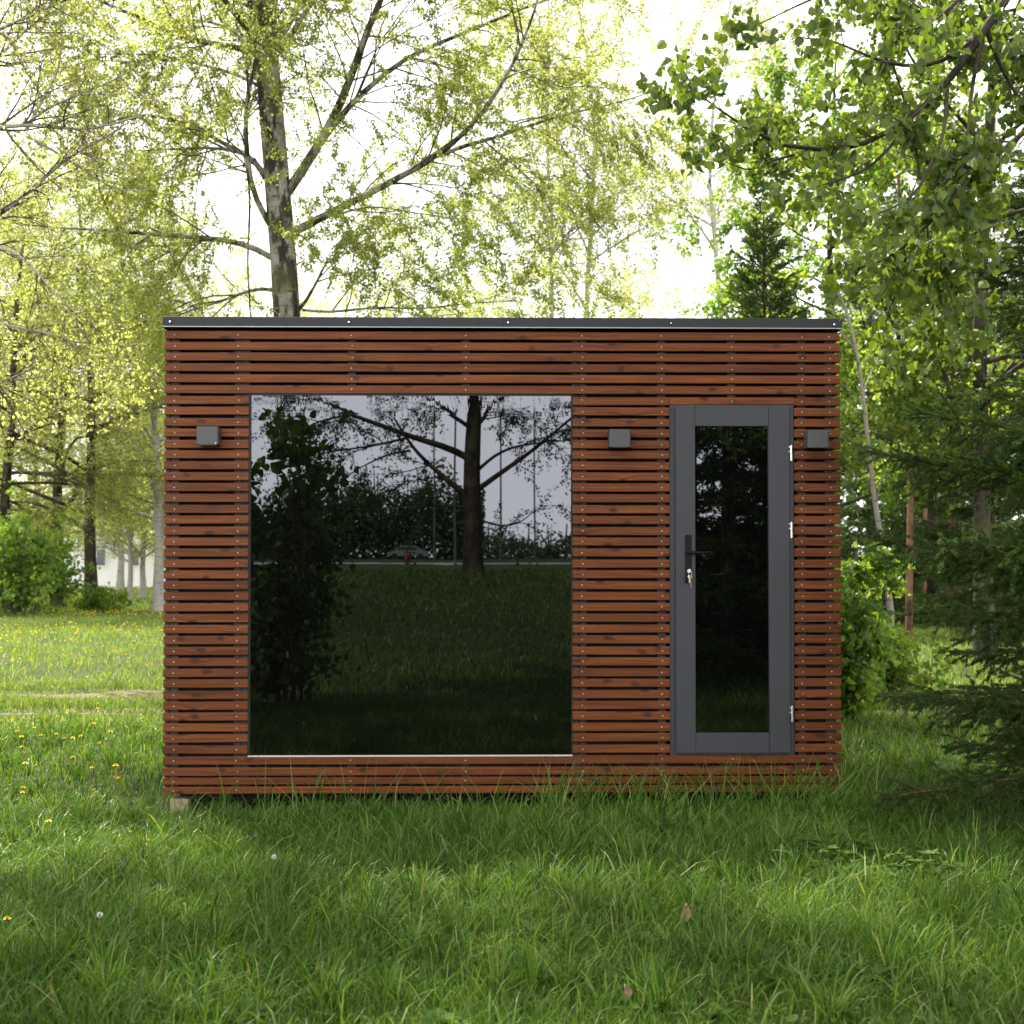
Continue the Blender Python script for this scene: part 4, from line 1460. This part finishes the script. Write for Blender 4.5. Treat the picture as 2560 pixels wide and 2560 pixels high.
# bare reddish pine stems in the wood
for (px, Y, h, r_, lab) in ((2272, 17, 9, 0.07, 'thin reddish pine stem standing between the sapling and the spruce'), (2372, 22, 10, 0.07, 'thin reddish pine stem behind the spruce branches'),
                            (2318, 30, 11, 0.09, 'thin reddish pine stem deep in the wood at right')):
    rng = np.random.default_rng(int(px))
    base = ground_at(px, Y)
    P, R = grow(base[None], np.array([[0.02, 0, 1.0]]), np.array([float(h)]), np.array([r_]), 12, -0.01, 0.02, rng, 0.4)
    bg, cg = Geo(), Geo()
    tubes(bg, P, R, 8)
    _, t, S, D, rad = sprout(P, R, 46, 0.12, 1.0, 1.3, 0.2, rng, 0.0)
    P1, R1 = grow(S, D, rng.uniform(0.3, 1.1, len(t)) * (0.6 + t), np.full(len(t), 0.009), 7, 0.02, 0.14, rng, 0.2)
    tubes(cg, P1, R1, 4, 1)
    k = t > 0.6
    dress(bg, cg, P1[k], R1[k], rng, 2500, 0.07, nb=5, ntw=3, l2=0.4, l3=0.25, weep=0.0, wid=0.25)
    tree_parts('pine_tree', lab, 'tree', base, bg, cg, M['rust_bark'], M['needle'], M['linden_twig'], 'thin pine stems in the wood at right')

# ------------------------------------------------------------------ seen only in the window: the lawn behind the viewer
def front_birch():
    rng = np.random.default_rng(91)
    Y = 21.0                             # mirrored to y = -21
    tr = ZW((1205, 1000), (1203, 900), (1200, 700), (1198, 560), (1195, 400), (1205, 250), (1215, 100), (1222, -200), (1235, -700), (1240, -1200))
    P = poly(tr, Y, 20, 0, True)[None]
    base = P[0, 0].copy()
    base[2] = ground_z(base[0], base[1]) - 0.1
    P[0, 0] = base
    R = np.interp(np.linspace(0, 1, 20), [0, 0.4, 1], [0.2, 0.14, 0.03])[None]
    bg, cg = Geo(), Geo()
    tubes(bg, P, flare(R, 0.3), 12)
    limbs = [
        (ZW((1190, 590), (1150, 560), (1050, 480), (930, 370), (880, 300), (820, 200)), .07, .02, .5),
        (ZW((1190, 400), (1150, 370), (1050, 330), (880, 290), (760, 235), (600, 185), (480, 130), (400, 100), (250, 0)), .075, .015, -.6),
        (ZW((1210, 560), (1250, 530), (1350, 460), (1480, 370), (1600, 270), (1680, 200), (1800, 100)), .06, .015, -.6),
        (ZW((1210, 470), (1240, 440), (1310, 380), (1400, 340), (1540, 320), (1700, 310)), .04, .008, .8),
        (ZW((1200, 260), (1180, 240), (1080, 180), (980, 100), (850, 0)), .05, .015, .6),
        (ZW((1210, 250), (1250, 210), (1290, 150), (1340, 100), (1420, -50)), .05, .015, -.4),
        (ZW((1190, 640), (1150, 630), (1000, 625), (900, 650), (780, 700)), .03, .006, .5),
        (ZW((1220, 690), (1250, 700), (1350, 730), (1450, 700), (1500, 640), (1560, 640)), .025, .006, -.5),
        (ZW((880, 300), (760, 330), (620, 350), (480, 370), (300, 420)), .03, .006, .5),
        (ZW((900, 360), (780, 380), (620, 460), (500, 560)), .025, .005, -.4),
        (ZW((600, 185), (450, 220), (300, 300), (180, 420)), .025, .005, .3),
    ]
    PL = np.array([poly(pl, Y, 14, dy, True) for (pl, _, _, dy) in limbs])
    RL = np.array([np.linspace(a, b, 14) for (_, a, b, _) in limbs])
    tubes(bg, PL, RL, 7)
    _, t, S, D, rad = sprout(P, R, 26, 0.4, 0.99, 0.95, 0.2, rng, 0.12)
    Lm = (5.5 * (1 - t) ** 0.7 + 1.4) * rng.uniform(0.7, 1.1, len(t))
    P1, R1 = grow(S, D, Lm, np.minimum(rad * 0.4, 0.05), 14, 0.01, 0.07, rng, 0.15)
    tubes(bg, P1, R1, 6)
    dress(bg, cg, np.concatenate([PL, P1]), np.concatenate([RL, R1]), rng, 60000, 0.055, nb=2.6, ntw=6, l2=1.4, l3=0.8, weep=0.12)
    return tree_parts('birch_tree', 'big spreading birch on the lawn, its trunk mirrored in the cabin window', 'tree', base, bg, cg, M['dark_bark'], M['dark_leaf'], M['twig'])  # unlit silhouette put into the colour: dark bark and dark leaves


front_birch()
make_bush('shrub', 'tall large-leaved shrub mirrored at the left side of the cabin window', (-1.98, -5.6, float(ground_z(-1.98, -5.6)) - 0.03), 3.1, 0.68, 95, 2400, 0.085, 'near_leaf', 13, l2=0.4, nb=4, cull=1.0)
dup(SP2, (4.1, -11.2, float(ground_z(4.1, -11.2)) - 0.05), 1.1, (1.2, 1.2, 1.1), 'dark spruce close behind the one mirrored in the door glass', '')
dup(SP2, (2.75, -11.6, float(ground_z(2.75, -11.6)) - 0.05), 5.1, (1.15, 1.15, 1.2), 'dark spruce mirrored along the right edge of the window', '')
dup(SP2, (4.6, -13.0, float(ground_z(4.6, -13.0)) - 0.05), 0.4, (1.35, 1.35, 1.2), 'dark spruce mirrored furthest back in the door glass', '')
dup(SP2, (2.95, -9.6, float(ground_z(2.95, -9.6)) - 0.05), 2.4, (1.25, 1.25, 1.15), 'dark spruce mirrored in the door glass', '')
for (px, Y, h) in ((1086, 66, 7.5), (1138, 56, 8.5), (1252, 66, 8.0), (1336, 74, 9.0)):
    p = at(px, 1430, Y)
    gz = float(ground_z(p[0], -Y))
    r = thing('street_lamp', 'thin grey street lamp along the road, mirrored in the window', 'street lamp', (p[0], -Y, gz), 'street lamps mirrored in the window')
    g = Geo()
    g.cyl((0, 0, 0), (0, 0, h), 0.06, 0.035, 10)
    g.cyl((0, 0, h), (0, 1.1, h + 0.15), 0.04, 0.03, 8)
    g.build('pole', M['pole'], r)
    g = Geo()
    g.box(-0.12, 0.12, 0.9, 1.5, h + 0.1, h + 0.22, 0, 0.03)
    g.build('lamp_head', M['pole'], r)
p = at(1016, 1440, 50)
gz = float(ground_z(p[0], -50))
r = thing('road_post', 'short red post by the road, mirrored in the window', 'post', (p[0], -50, gz))
g = Geo()
g.cyl((0, 0, 0), (0, 0, 0.4), 0.055, 0.055, 12)
g.cyl((0, 0, 0.4), (0, 0, 0.47), 0.075, 0.05, 12)
g.build('post_body', M['red'], r)
p = at(1020, 1425, 150)
gz = float(ground_z(p[0], -150)) + 0.02
car = thing('parked_car', 'pale parked car beyond the road, mirrored in the window', 'car', (p[0], -150, gz))
b = bmesh.new()
prof = [(-2.1, .35), (-2.15, .75), (-1.3, .9), (-.75, 1.42), (.85, 1.45), (1.5, .98), (2.1, .88), (2.15, .35)]
fa = [b.verts.new((x, -.85, z)) for x, z in prof]
fb = [b.verts.new((x, .85, z)) for x, z in prof]
b.faces.new(fa)
b.faces.new(fb[::-1])
for k in range(8):
    b.faces.new((fa[k], fb[k], fb[(k + 1) % 8], fa[(k + 1) % 8]))
bmesh.ops.recalc_face_normals(b, faces=b.faces[:])
g = Geo()
g.bm(b)
g.build('body', M['car'], car)
g = Geo()
g.box(-1.0, 1.05, -.865, .865, .93, 1.34, 0, 0.05)
g.build('windows', M['pane'], car)
for sx in (-1.35, 1.35):
    for sy in (-.8, .8):
        g = Geo()
        g.cyl((sx, sy - .1, .32), (sx, sy + .1, .32), .32, .32, 16)
        g.build('wheel', M['tyre'], car)

# ------------------------------------------------------------------ far things
p0, p1 = at(150, 1470, 72), at(470, 1470, 72)
gz = float(ground_z(p0[0], 72)) - 0.05
bld = thing('white_building', 'long low white building showing between the trunks at the left', 'building', (p0[0], 72, gz))
w = p1[0] - p0[0]
g = Geo()
g.box(0, w, 0, 8, 0, 4.3)
g.build('wall', M['plaster'], bld)
g = Geo()
V = np.array([(-.4, -.5, 4.3), (w + .4, -.5, 4.3), (w + .4, 4, 6.2), (-.4, 4, 6.2), (w + .4, 8.5, 4.3), (-.4, 8.5, 4.3)])
g.add(V, np.array([[0, 1, 2, 3], [3, 2, 4, 5], [0, 5, 4, 1]]))
g.add(V, np.array([[0, 3, 5], [1, 4, 2]]))
g.build('roof', M['teal'], bld)
for k, xx in enumerate((2.2, 4.0, 5.6)):
    g = Geo()
    g.box(xx - .3, xx + .3, -0.05, 0.03, 1.2, 2.2)
    f_ = g.build('window', M['plaster'], bld)
    g = Geo()
    g.box(xx - .22, xx + .22, -0.06, -0.051, 1.28, 2.12)
    g.build('pane', M['pane'], f_)

rng = np.random.default_rng(101)


def woodland(name, label, cx_lo, cx_hi, y_lo, y_hi, n, hmax, leafm, size):
    x = rng.uniform(cx_lo, cx_hi, n)
    y = rng.uniform(y_lo, y_hi, n)
    h = hmax * (0.55 + 0.45 * wave(x, y * 0.3, 0.35, 2.0))
    z = ground_z(x, y) + h * rng.uniform(0, 1, n) ** 0.8
    g = Geo()
    leaves(g, np.stack([x, y, z], -1), size, size * 0.8, rng, 0.3, 0)
    nt = int((cx_hi - cx_lo) * 0.5)
    xt = rng.uniform(cx_lo, cx_hi, nt)
    yt = rng.uniform(y_lo, y_hi, nt)
    S = np.stack([xt, yt, ground_z(xt, yt) - 0.1], -1)
    P, R = grow(S, np.tile([[0, 0, 1.0]], (nt, 1)), np.full(nt, hmax * 0.8), rng.uniform(0.08, 0.2, nt), 6, -0.02, 0.03, rng, 0.4)
    tubes(g, P, R, 6, 1)
    o = g.build(name, [M[leafm], M['dark_bark']])
    tag(o, label, 'woodland', kind='stuff')


woodland('far_woodland', 'far green woodland closing the view behind the meadow', -90, -8, 92, 108, 26000, 12, 'linden_leaf', 0.45)
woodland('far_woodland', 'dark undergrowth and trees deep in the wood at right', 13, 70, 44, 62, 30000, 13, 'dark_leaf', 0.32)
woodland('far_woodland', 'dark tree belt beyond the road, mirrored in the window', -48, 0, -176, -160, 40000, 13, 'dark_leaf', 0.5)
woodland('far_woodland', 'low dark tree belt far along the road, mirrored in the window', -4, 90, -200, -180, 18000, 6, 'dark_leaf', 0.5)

# ------------------------------------------------------------------ grass
grng = np.random.default_rng(7)
GG = Geo()
under = lambda x, y: (x > XL + 0.03) & (x < XR - 0.03) & (y > 0.10) & (y < DEP - 0.02)


def blades(x, y, h, w, rng, lean=0.55, ang=None, mat=None):
    n = len(x)
    given = ang is not None
    ang = np.zeros(n) if ang is None else ang
    use_ang = given
    keep = ~under(x, y)
    for (sx, sy, rx, ry) in SOIL:
        d = ((x - sx) / rx) ** 2 + ((y - sy) / ry) ** 2
        keep &= (d > 1.0) | (rng.uniform(0, 1, n) < 0.12)
    for (yc, hw) in TRACKS:
        keep &= (np.abs(y - yc - 0.12 * wave(x, x * 0, 0.9, 5.0)) > hw * 0.9) | (rng.uniform(0, 1, n) < 0.55)
    x, y, h, w, ang = x[keep], y[keep], h[keep], w[keep], ang[keep]
    n = len(x)
    intrack = np.zeros(n, bool)
    for (yc, hw) in TRACKS:
        intrack |= np.abs(y - yc) < hw * 1.1
    h = np.where(intrack, h * 0.45, h)
    b = np.stack([x, y, ground_z(x, y) - 0.01], -1)
    th = 1.6 * wave(x, y, 2.3, 4.0) + rng.normal(0, 1.9, n)
    if use_ang:
        th = ang
    ld = np.stack([np.cos(th), np.sin(th), 0 * th], -1)
    le = np.abs(rng.normal(lean, 0.28, n)) + 0.05
    ph = rng.uniform(0, np.pi, n)
    s = np.stack([np.cos(ph), np.sin(ph), 0 * ph], -1)
    hh, ww, ll = h[:, None], w[:, None] / 2, (le * h)[:, None]
    up = np.array([0, 0, 1.0])
    V = []
    for t, wf in ((0, 0.75), (0.38, 1.0), (0.74, 0.7)):
        c = b + up * hh * (t - 0.22 * t * t * np.minimum(ll / hh, 1.4)) + ld * ll * t ** 1.8
        V += [c - s * ww * wf, c + s * ww * wf]
    V.append(b + up * hh * (1 - 0.35 * np.minimum(ll / hh, 1.6)) + ld * ll)
    V = np.stack(V, 1)
    b0 = (np.arange(n) * 7)[:, None]
    k0 = GG.n
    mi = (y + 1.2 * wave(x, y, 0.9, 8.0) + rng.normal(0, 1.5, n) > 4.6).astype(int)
    if mat is not None:
        mi = np.full(n, mat)
    mi = np.where(intrack & (rng.uniform(0, 1, n) < 0.42), 2, mi)
    GG.add(V, np.concatenate([b0 + np.array([[0, 1, 3, 2]]), b0 + np.array([[2, 3, 5, 4]])]), np.concatenate([mi, mi]))
    T = b0 + np.array([[4, 5, 6]])
    GG.q.append(T + k0)
    GG.m.append(mi)


def zone(n, x0, x1, y0, y1, h0, h1, w0, w1, taper=False, lean=0.36):
    x = grng.uniform(x0, x1, n)
    y = grng.uniform(y0, y1, n)
    if taper:                            # keep a wedge that opens with distance
        dx = x - CAM[0]
        k = np.abs(dx) < (y - CAM[1]) * 0.46 + 1.0
        x, y = x[k], y[k]
    f = 0.5 + 0.5 * wave(x, y, 1.9, 2.0)
    h1 = np.where((y > -0.3) & (y < 0.1) & (np.abs(x) < 2.0), h0 + (h1 - h0) * 0.3, h1)
    h = (h0 + (h1 - h0) * f * grng.uniform(0.4, 1.0, len(x))) * grng.uniform(0.75, 1.25, len(x))
    w = grng.uniform(w0, w1, len(x))
    blades(x, y, h, w, grng, lean)


zone(215000, -3.6, 3.8, -5.9, -0.0, 0.05, 0.19, 0.0025, 0.0055)
zone(16000, -3.2, 3.2, -5.8, -0.2, 0.12, 0.27, 0.004, 0.008, lean=0.7)
zone(52000, -7.5, -2.0, 0.0, 9.0, 0.05, 0.17, 0.005, 0.01)
zone(52000, 2.0, 8.5, 0.0, 9.0, 0.06, 0.2, 0.005, 0.01)
zone(12000, -2.0, 2.0, 2.5, 9.0, 0.06, 0.2, 0.008, 0.014)
zone(190000, -20.0, 20.0, 9.0, 40.0, 0.08, 0.2, 0.006, 0.013, True)
zone(26000, -8.5, -3.5, -6.5, 0.2, 0.06, 0.19, 0.006, 0.012)
zone(26000, 3.7, 8.5, -6.5, 0.2, 0.06, 0.19, 0.006, 0.012)
zone(40000, -26.0, 26.0, 40.0, 75.0, 0.1, 0.25, 0.03, 0.05, True)
zone(60000, -9.0, 9.0, -24.0, -5.9, 0.06, 0.16, 0.010, 0.02)
# tufts: blades fanning out from one root
def tufts(nt, x0, x1, y0, y1, h0, h1, w0, w1):
    cx, cy_ = grng.uniform(x0, x1, nt), grng.uniform(y0, y1, nt)
    k = grng.integers(16, 46, nt)
    idx = np.repeat(np.arange(nt), k)
    hh = grng.uniform(h0, h1, nt)[idx] * grng.uniform(0.55, 1.1, len(idx))
    r = np.abs(grng.normal(0, 0.028, len(idx)))
    a = grng.uniform(0, 2 * np.pi, len(idx))
    blades(cx[idx] + r * np.cos(a), cy_[idx] + r * np.sin(a), hh, grng.uniform(w0, w1, len(idx)), grng, 0.45, ang=np.where(grng.uniform(0, 1, len(idx)) < 0.75, a, grng.uniform(0, 6.28, len(idx))))


tufts(520, -3.2, 3.4, -5.4, -0.35, 0.13, 0.27, 0.0035, 0.0075)
tufts(170, -6.0, -2.1, -0.4, 5.0, 0.12, 0.24, 0.005, 0.009)
tufts(150, 2.1, 6.0, -0.4, 5.0, 0.14, 0.28, 0.005, 0.009)
# dead straw lying through the lawn
n = 2600
sx_, sy_ = grng.uniform(-3.4, 3.6, n), grng.uniform(-5.4, -0.2, n)
blades(sx_, sy_, grng.uniform(0.06, 0.13, n), grng.uniform(0.002, 0.005, n), grng, 1.3, mat=2)
# small broad leaves low in the lawn
n = 9000
sx_, sy_ = grng.uniform(-3.4, 3.6, n), grng.uniform(-5.4, -0.1, n)
k = wave(sx_, sy_, 2.7, 11.0) + grng.normal(0, 0.2, n) > 0.28
sx_, sy_ = sx_[k], sy_[k]
C = np.stack([sx_, sy_, ground_z(sx_, sy_) + grng.uniform(0.03, 0.11, len(sx_))], -1)
leaves(GG, C, 0.026, 0.018, grng, -0.15, 3)
# tall blades against the front of the cabin
n = 760
x = np.where(grng.uniform(0, 1, n) < 0.68, grng.uniform(0.2, 2.25, n), grng.uniform(-2.0, 2.2, n))
blades(x, grng.uniform(-0.42, -0.02, n), grng.uniform(0.18, 0.44, n), grng.uniform(0.004, 0.0068, n), grng, 0.5)
n = 500
blades(grng.uniform(-3.2, 3.4, n), grng.uniform(-3.5, -0.1, n), grng.uniform(0.2, 0.33, n), grng.uniform(0.004, 0.007, n), grng, 0.7)
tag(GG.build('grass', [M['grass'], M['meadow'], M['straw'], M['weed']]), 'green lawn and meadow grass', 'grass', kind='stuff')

# far dandelions: too many to count
rng = np.random.default_rng(111)
n = 1500
x, y = rng.uniform(-14, -2.2, n), rng.uniform(8.5, 34, n)
k = (np.abs(x - CAM[0]) < (y - CAM[1]) * 0.42) & (wave(x, y, 0.5, 6.0) > -0.35)
x, y = x[k], y[k]
z = ground_z(x, y) + rng.uniform(0.1, 0.2, len(x))
a = np.linspace(0, 2 * np.pi, 6, endpoint=False)
r = rng.uniform(0.009, 0.015, len(x))
V = np.stack([np.stack([x + r * math.cos(t), y + r * math.sin(t), z + 0.004 * np.sin(3 * t + x)], -1) for t in a] + [np.stack([x, y, z + 0.014], -1)] + [np.stack([x, y, z - 0.016], -1)], 1)
b0 = (np.arange(len(x)) * 8)[:, None]
g = Geo()
g.add(V, np.concatenate([b0 + np.array([[i, (i + 1) % 6, 6]]) for i in range(6)] + [b0 + np.array([[(i + 1) % 6, i, 7]]) for i in range(6)]))
tag(g.build('distant_dandelions', M['petal']), 'yellow dandelion flowers scattered through the sunny meadow at left', 'flowers', kind='stuff')

# dandelions near enough to count
def make_dandelion(h, seed):
    rng = np.random.default_rng(seed)
    r = thing('dandelion', 'yellow dandelion in flower in the grass left of the cabin', 'flower', (0, 0, 0), 'dandelions in the grass left of the cabin')
    P, R = grow(np.array([[0, 0, -0.02]]), np.array([[0.06, 0.04, 1.0]]), np.array([h]), np.array([0.0028]), 7, 0.0, 0.05, rng, 0.8)
    g = Geo()
    tubes(g, P, R, 6)
    top = P[0, -1]
    g.cyl(top - np.array([0, 0, 0.004]), top + np.array([0, 0, 0.01]), 0.004, 0.009, 10)
    g.build('stem', M['stem'], r)
    g = Geo()
    for (cnt, rr, lift) in ((26, 0.021, 0.004), (20, 0.015, 0.011), (12, 0.009, 0.015)):
        a = np.arange(cnt) * 6.283 / cnt + rng.uniform(0, .2, cnt)
        c, s = np.cos(a), np.sin(a)
        zz = 0.0 * a
        w_ = 0.0022
        base = top + np.array([0, 0, 0.009])
        L_ = rr * rng.uniform(0.85, 1.1, cnt)
        V = np.stack([np.stack([c * .002 - s * w_, s * .002 + c * w_, zz], -1), np.stack([c * .002 + s * w_, s * .002 - c * w_, zz], -1),
                      np.stack([c * L_ + s * w_, s * L_ - c * w_, zz + lift], -1), np.stack([c * L_ - s * w_, s * L_ + c * w_, zz + lift], -1)], 1) + base
        g.add(V, np.arange(cnt * 4).reshape(cnt, 4))
    g.build('flower_head', M['petal'], r)
    return r


DP = [(770, 335), (645, 400), (625, 388), (400, 385), (540, 312), (355, 295), (240, 278), (125, 280), (160, 240), (85, 268), (200, 205), (235, 190), (130, 350), (495, 408), (665, 518), (535, 537),
      (8, 588), (140, 567), (115, 555), (265, 738), (722, 790), (62, 1250), (130, 418), (20, 310), (520, 230), (195, 132), (130, 190), (405, 300), (300, 240), (60, 200), (330, 170), (460, 260), (560, 150), (700, 140)]
proto = [make_dandelion(0.16, 1), make_dandelion(0.24, 2), make_dandelion(0.11, 3)]
for k, (a_, b_) in enumerate(DP):
    px, py = a_ / 2.2465, 1700 + b_ / 2.2465
    hgt = (0.16, 0.24, 0.11)[k % 3] if k else 0.24
    src = proto[k % 3 if k else 1]
    p = at_z(px, py, hgt)
    loc = (p[0], p[1], float(ground_z(p[0], p[1])))
    if k in (1, 2, 3):
        src = proto[k - 1]
        src.location = loc
        o = src
    else:
        o = dup(src, loc, k * 1.3, 0.62 + 0.3 * ((k * 7) % 5) / 5)
    if k == 0:
        o['label'] = 'tallest dandelion, its open yellow flower standing above the grass near the cabin corner'
# seed heads
def seed_head(px, py, label):
    p = at_z(px, py, 0.15)
    z = float(ground_z(p[0], p[1]))
    r = thing('dandelion_clock', label, 'flower', (p[0], p[1], z), 'white dandelion seed heads in the lawn')
    rng = np.random.default_rng(int(px))
    g = Geo()
    g.cyl((0, 0, -0.02), (0.01, 0, 0.15), 0.002, 0.002, 6)
    g.build('stem', M['stem'], r)
    d = unit(rng.normal(0, 1, (130, 3)))
    c = np.array([0.01, 0, 0.155])
    s = unit(np.cross(d, rng.normal(0, 1, (130, 3)))) * 0.004
    V = np.stack([c + d * .003, c + d * .011 + s, c + d * .011 - s], 1)
    g = Geo()
    g.add(V, np.arange(390).reshape(130, 3))
    g.build('seed_ball', M['fluff'], r)


seed_head(243, 2290, 'white fluffy seed head low in the lawn at the left')
seed_head(679, 2143, 'white fluffy seed head in the lawn below the big window')

# broad-leaved weeds
def make_rosette(seed, n=9, L=0.11, w=0.026):
    rng = np.random.default_rng(seed)
    r = thing('weed', 'broad-leaved weed rosette in the lawn', 'weed', (0, 0, 0), 'broad-leaved weeds in the lawn')
    g = Geo()
    for k in range(n):
        a = 6.283 * k / n + rng.normal(0, .25)
        e_ = rng.uniform(0.6, 1.25)
        l = L * rng.uniform(0.7, 1.2)
        K = 8
        t = np.linspace(0, 1, K)
        rad = l * t * math.cos(e_) * (1 + 0.5 * t)
        zz = l * (t * math.sin(e_) - 0.35 * t * t) + 0.02
        wd = w * np.sin(np.pi * np.clip(t * 0.9 + 0.05, 0, 1)) ** 0.8 * (0.35 + 0.9 * t) * (1 + 0.22 * np.cos(t * 25))
        c = np.stack([rad * math.cos(a), rad * math.sin(a), zz], -1)
        s = np.array([-math.sin(a), math.cos(a), 0])
        V = np.stack([c - s * wd[:, None] + [0, 0, .006], c, c + s * wd[:, None] + [0, 0, .006]], 1)
        i = np.arange(K * 3).reshape(K, 3)
        F = np.concatenate([np.stack([i[:-1, q], i[:-1, q + 1], i[1:, q + 1], i[1:, q]], -1) for q in (0, 1)])
        g.add(V, F)
    g.build('leaves', M['weed'], r, smooth_shade=True)
    return r


rz = [make_rosette(1), make_rosette(2, 7, 0.14, 0.03), make_rosette(3, 11, 0.09, 0.02)]
rng = np.random.default_rng(121)
RP = [(2410 / 1, 2480), (1960, 2430), (1800, 2440), (2230, 2340), (1960, 2540), (2100, 2500), (2350, 2530), (2180, 2410), (2460, 2400), (1780, 2510), (1650, 2480), (960, 2540), (1010, 2525), (610, 2520),
      (660, 2500), (1100, 2530), (1340, 2310), (1220, 2260), (1400, 2430), (520, 2240), (320, 2080), (530, 2000 + 60), (140, 2180), (60, 2320), (300, 2450), (410, 2500), (1950, 2280), (2060, 2340), (1900, 2380), (1610, 2330)]
for k, (px, py) in enumerate(RP):
    p = at_z(px, py, 0.08)
    loc = (p[0], p[1], float(ground_z(p[0], p[1])))
    if k < 3:
        rz[k].location = loc
        rz[k].scale = (0.75, 0.75, 0.75)
    else:
        dup(rz[k % 3], loc, k * 1.7, rng.uniform(0.5, 0.95))


def make_elder(seed, h):
    rng = np.random.default_rng(seed)
    r = thing('weed_plant', 'low weed plant with flat three-part leaves in front of the right corner', 'weed', (0, 0, 0), 'three-leaved weed plants before the right corner')
    g, s_ = Geo(), Geo()
    for q in range(4):
        a0 = rng.uniform(0, 6.28)
        tip = np.array([math.cos(a0) * h * .5, math.sin(a0) * h * .5, h * rng.uniform(.5, 1.1)])
        s_.cyl((0, 0, -0.01), tip, 0.0016, 0.0012, 5)
        for da in (-1.0, 0, 1.0):
            a = a0 + da
            c = tip + np.array([math.cos(a), math.sin(a), 0]) * 0.012
            for (dd, l) in ((0, 0.058), (0.75, 0.045), (-0.75, 0.045)):
                d = np.array([math.cos(a + dd), math.sin(a + dd), rng.uniform(-0.5, 0.25)])
                s = np.array([-math.sin(a + dd), math.cos(a + dd), 0])
                t = np.array([0, .3, .65, 1.0])
                wd = np.array([0.002, .015, .013, .0]) * l / .058
                cc = c + d * l * t[:, None]
                V = np.stack([cc - s * wd[:, None] + [0, 0, .003], cc, cc + s * wd[:, None] + [0, 0, .003]], 1)
                i = np.arange(12).reshape(4, 3)
                g.add(V, np.concatenate([np.stack([i[:-1, q_], i[:-1, q_ + 1], i[1:, q_ + 1], i[1:, q_]], -1) for q_ in (0, 1)]))
    g.build('leaves', M['weed'], r)
    s_.build('stem', M['stem'], r)
    return r


el = [make_elder(5, 0.15), make_elder(6, 0.18)]
EP = [(650, 860), (865, 880), (1150, 830), (1220, 880), (855, 960), (1090, 950), (1350, 925), (1420, 975), (1280, 990), (700, 930), (940, 900), (1360, 1030), (1000, 860), (780, 900)]
for k, (a_, b_) in enumerate(EP):
    p = at_z(1700 + a_ / 2.2465, 1700 + b_ / 2.2465, 0.17)
    loc = (p[0], p[1], float(ground_z(p[0], p[1])))
    if k < 2:
        el[k].location = loc
    else:
        dup(el[k % 2], loc, k * 2.1, rng.uniform(0.8, 1.15))

# two dry leaves lying in the grass
def dry_leaf(px, py, rot, label, sc):
    p = at_z(px, py, 0.1)
    K = 7
    t = np.linspace(0, 1, K)
    wd = 0.022 * np.sin(np.pi * t) ** 0.7 * (1 - .3 * t)
    c = np.stack([0.006 * np.sin(t * 4), 0.01 * t, 0.085 * (t - .5)], -1)
    V = np.stack([c - np.array([1, 0, 0]) * wd[:, None] + np.array([0, -.012, 0]), c, c + np.array([1, 0, 0]) * wd[:, None] + np.array([0, -.01, .003])], 1) * sc
    i = np.arange(K * 3).reshape(K, 3)
    g = Geo()
    g.add(V, np.concatenate([np.stack([i[:-1, q], i[:-1, q + 1], i[1:, q + 1], i[1:, q]], -1) for q in (0, 1)]))
    o = g.build('dry_leaf', M['dry_leaf'], smooth_shade=True)
    o.location = p
    o.rotation_euler = (0.5, rot, 0.3)
    tag(o, label, 'leaf', 'dry leaves in the lawn')


dry_leaf(1710, 2285, 0.2, 'pale curled dry leaf standing in the lawn below the door', 1.15)
dry_leaf(1566, 2480, -0.2, 'small brown dry leaf in the grass near the bottom of the picture', 0.8)
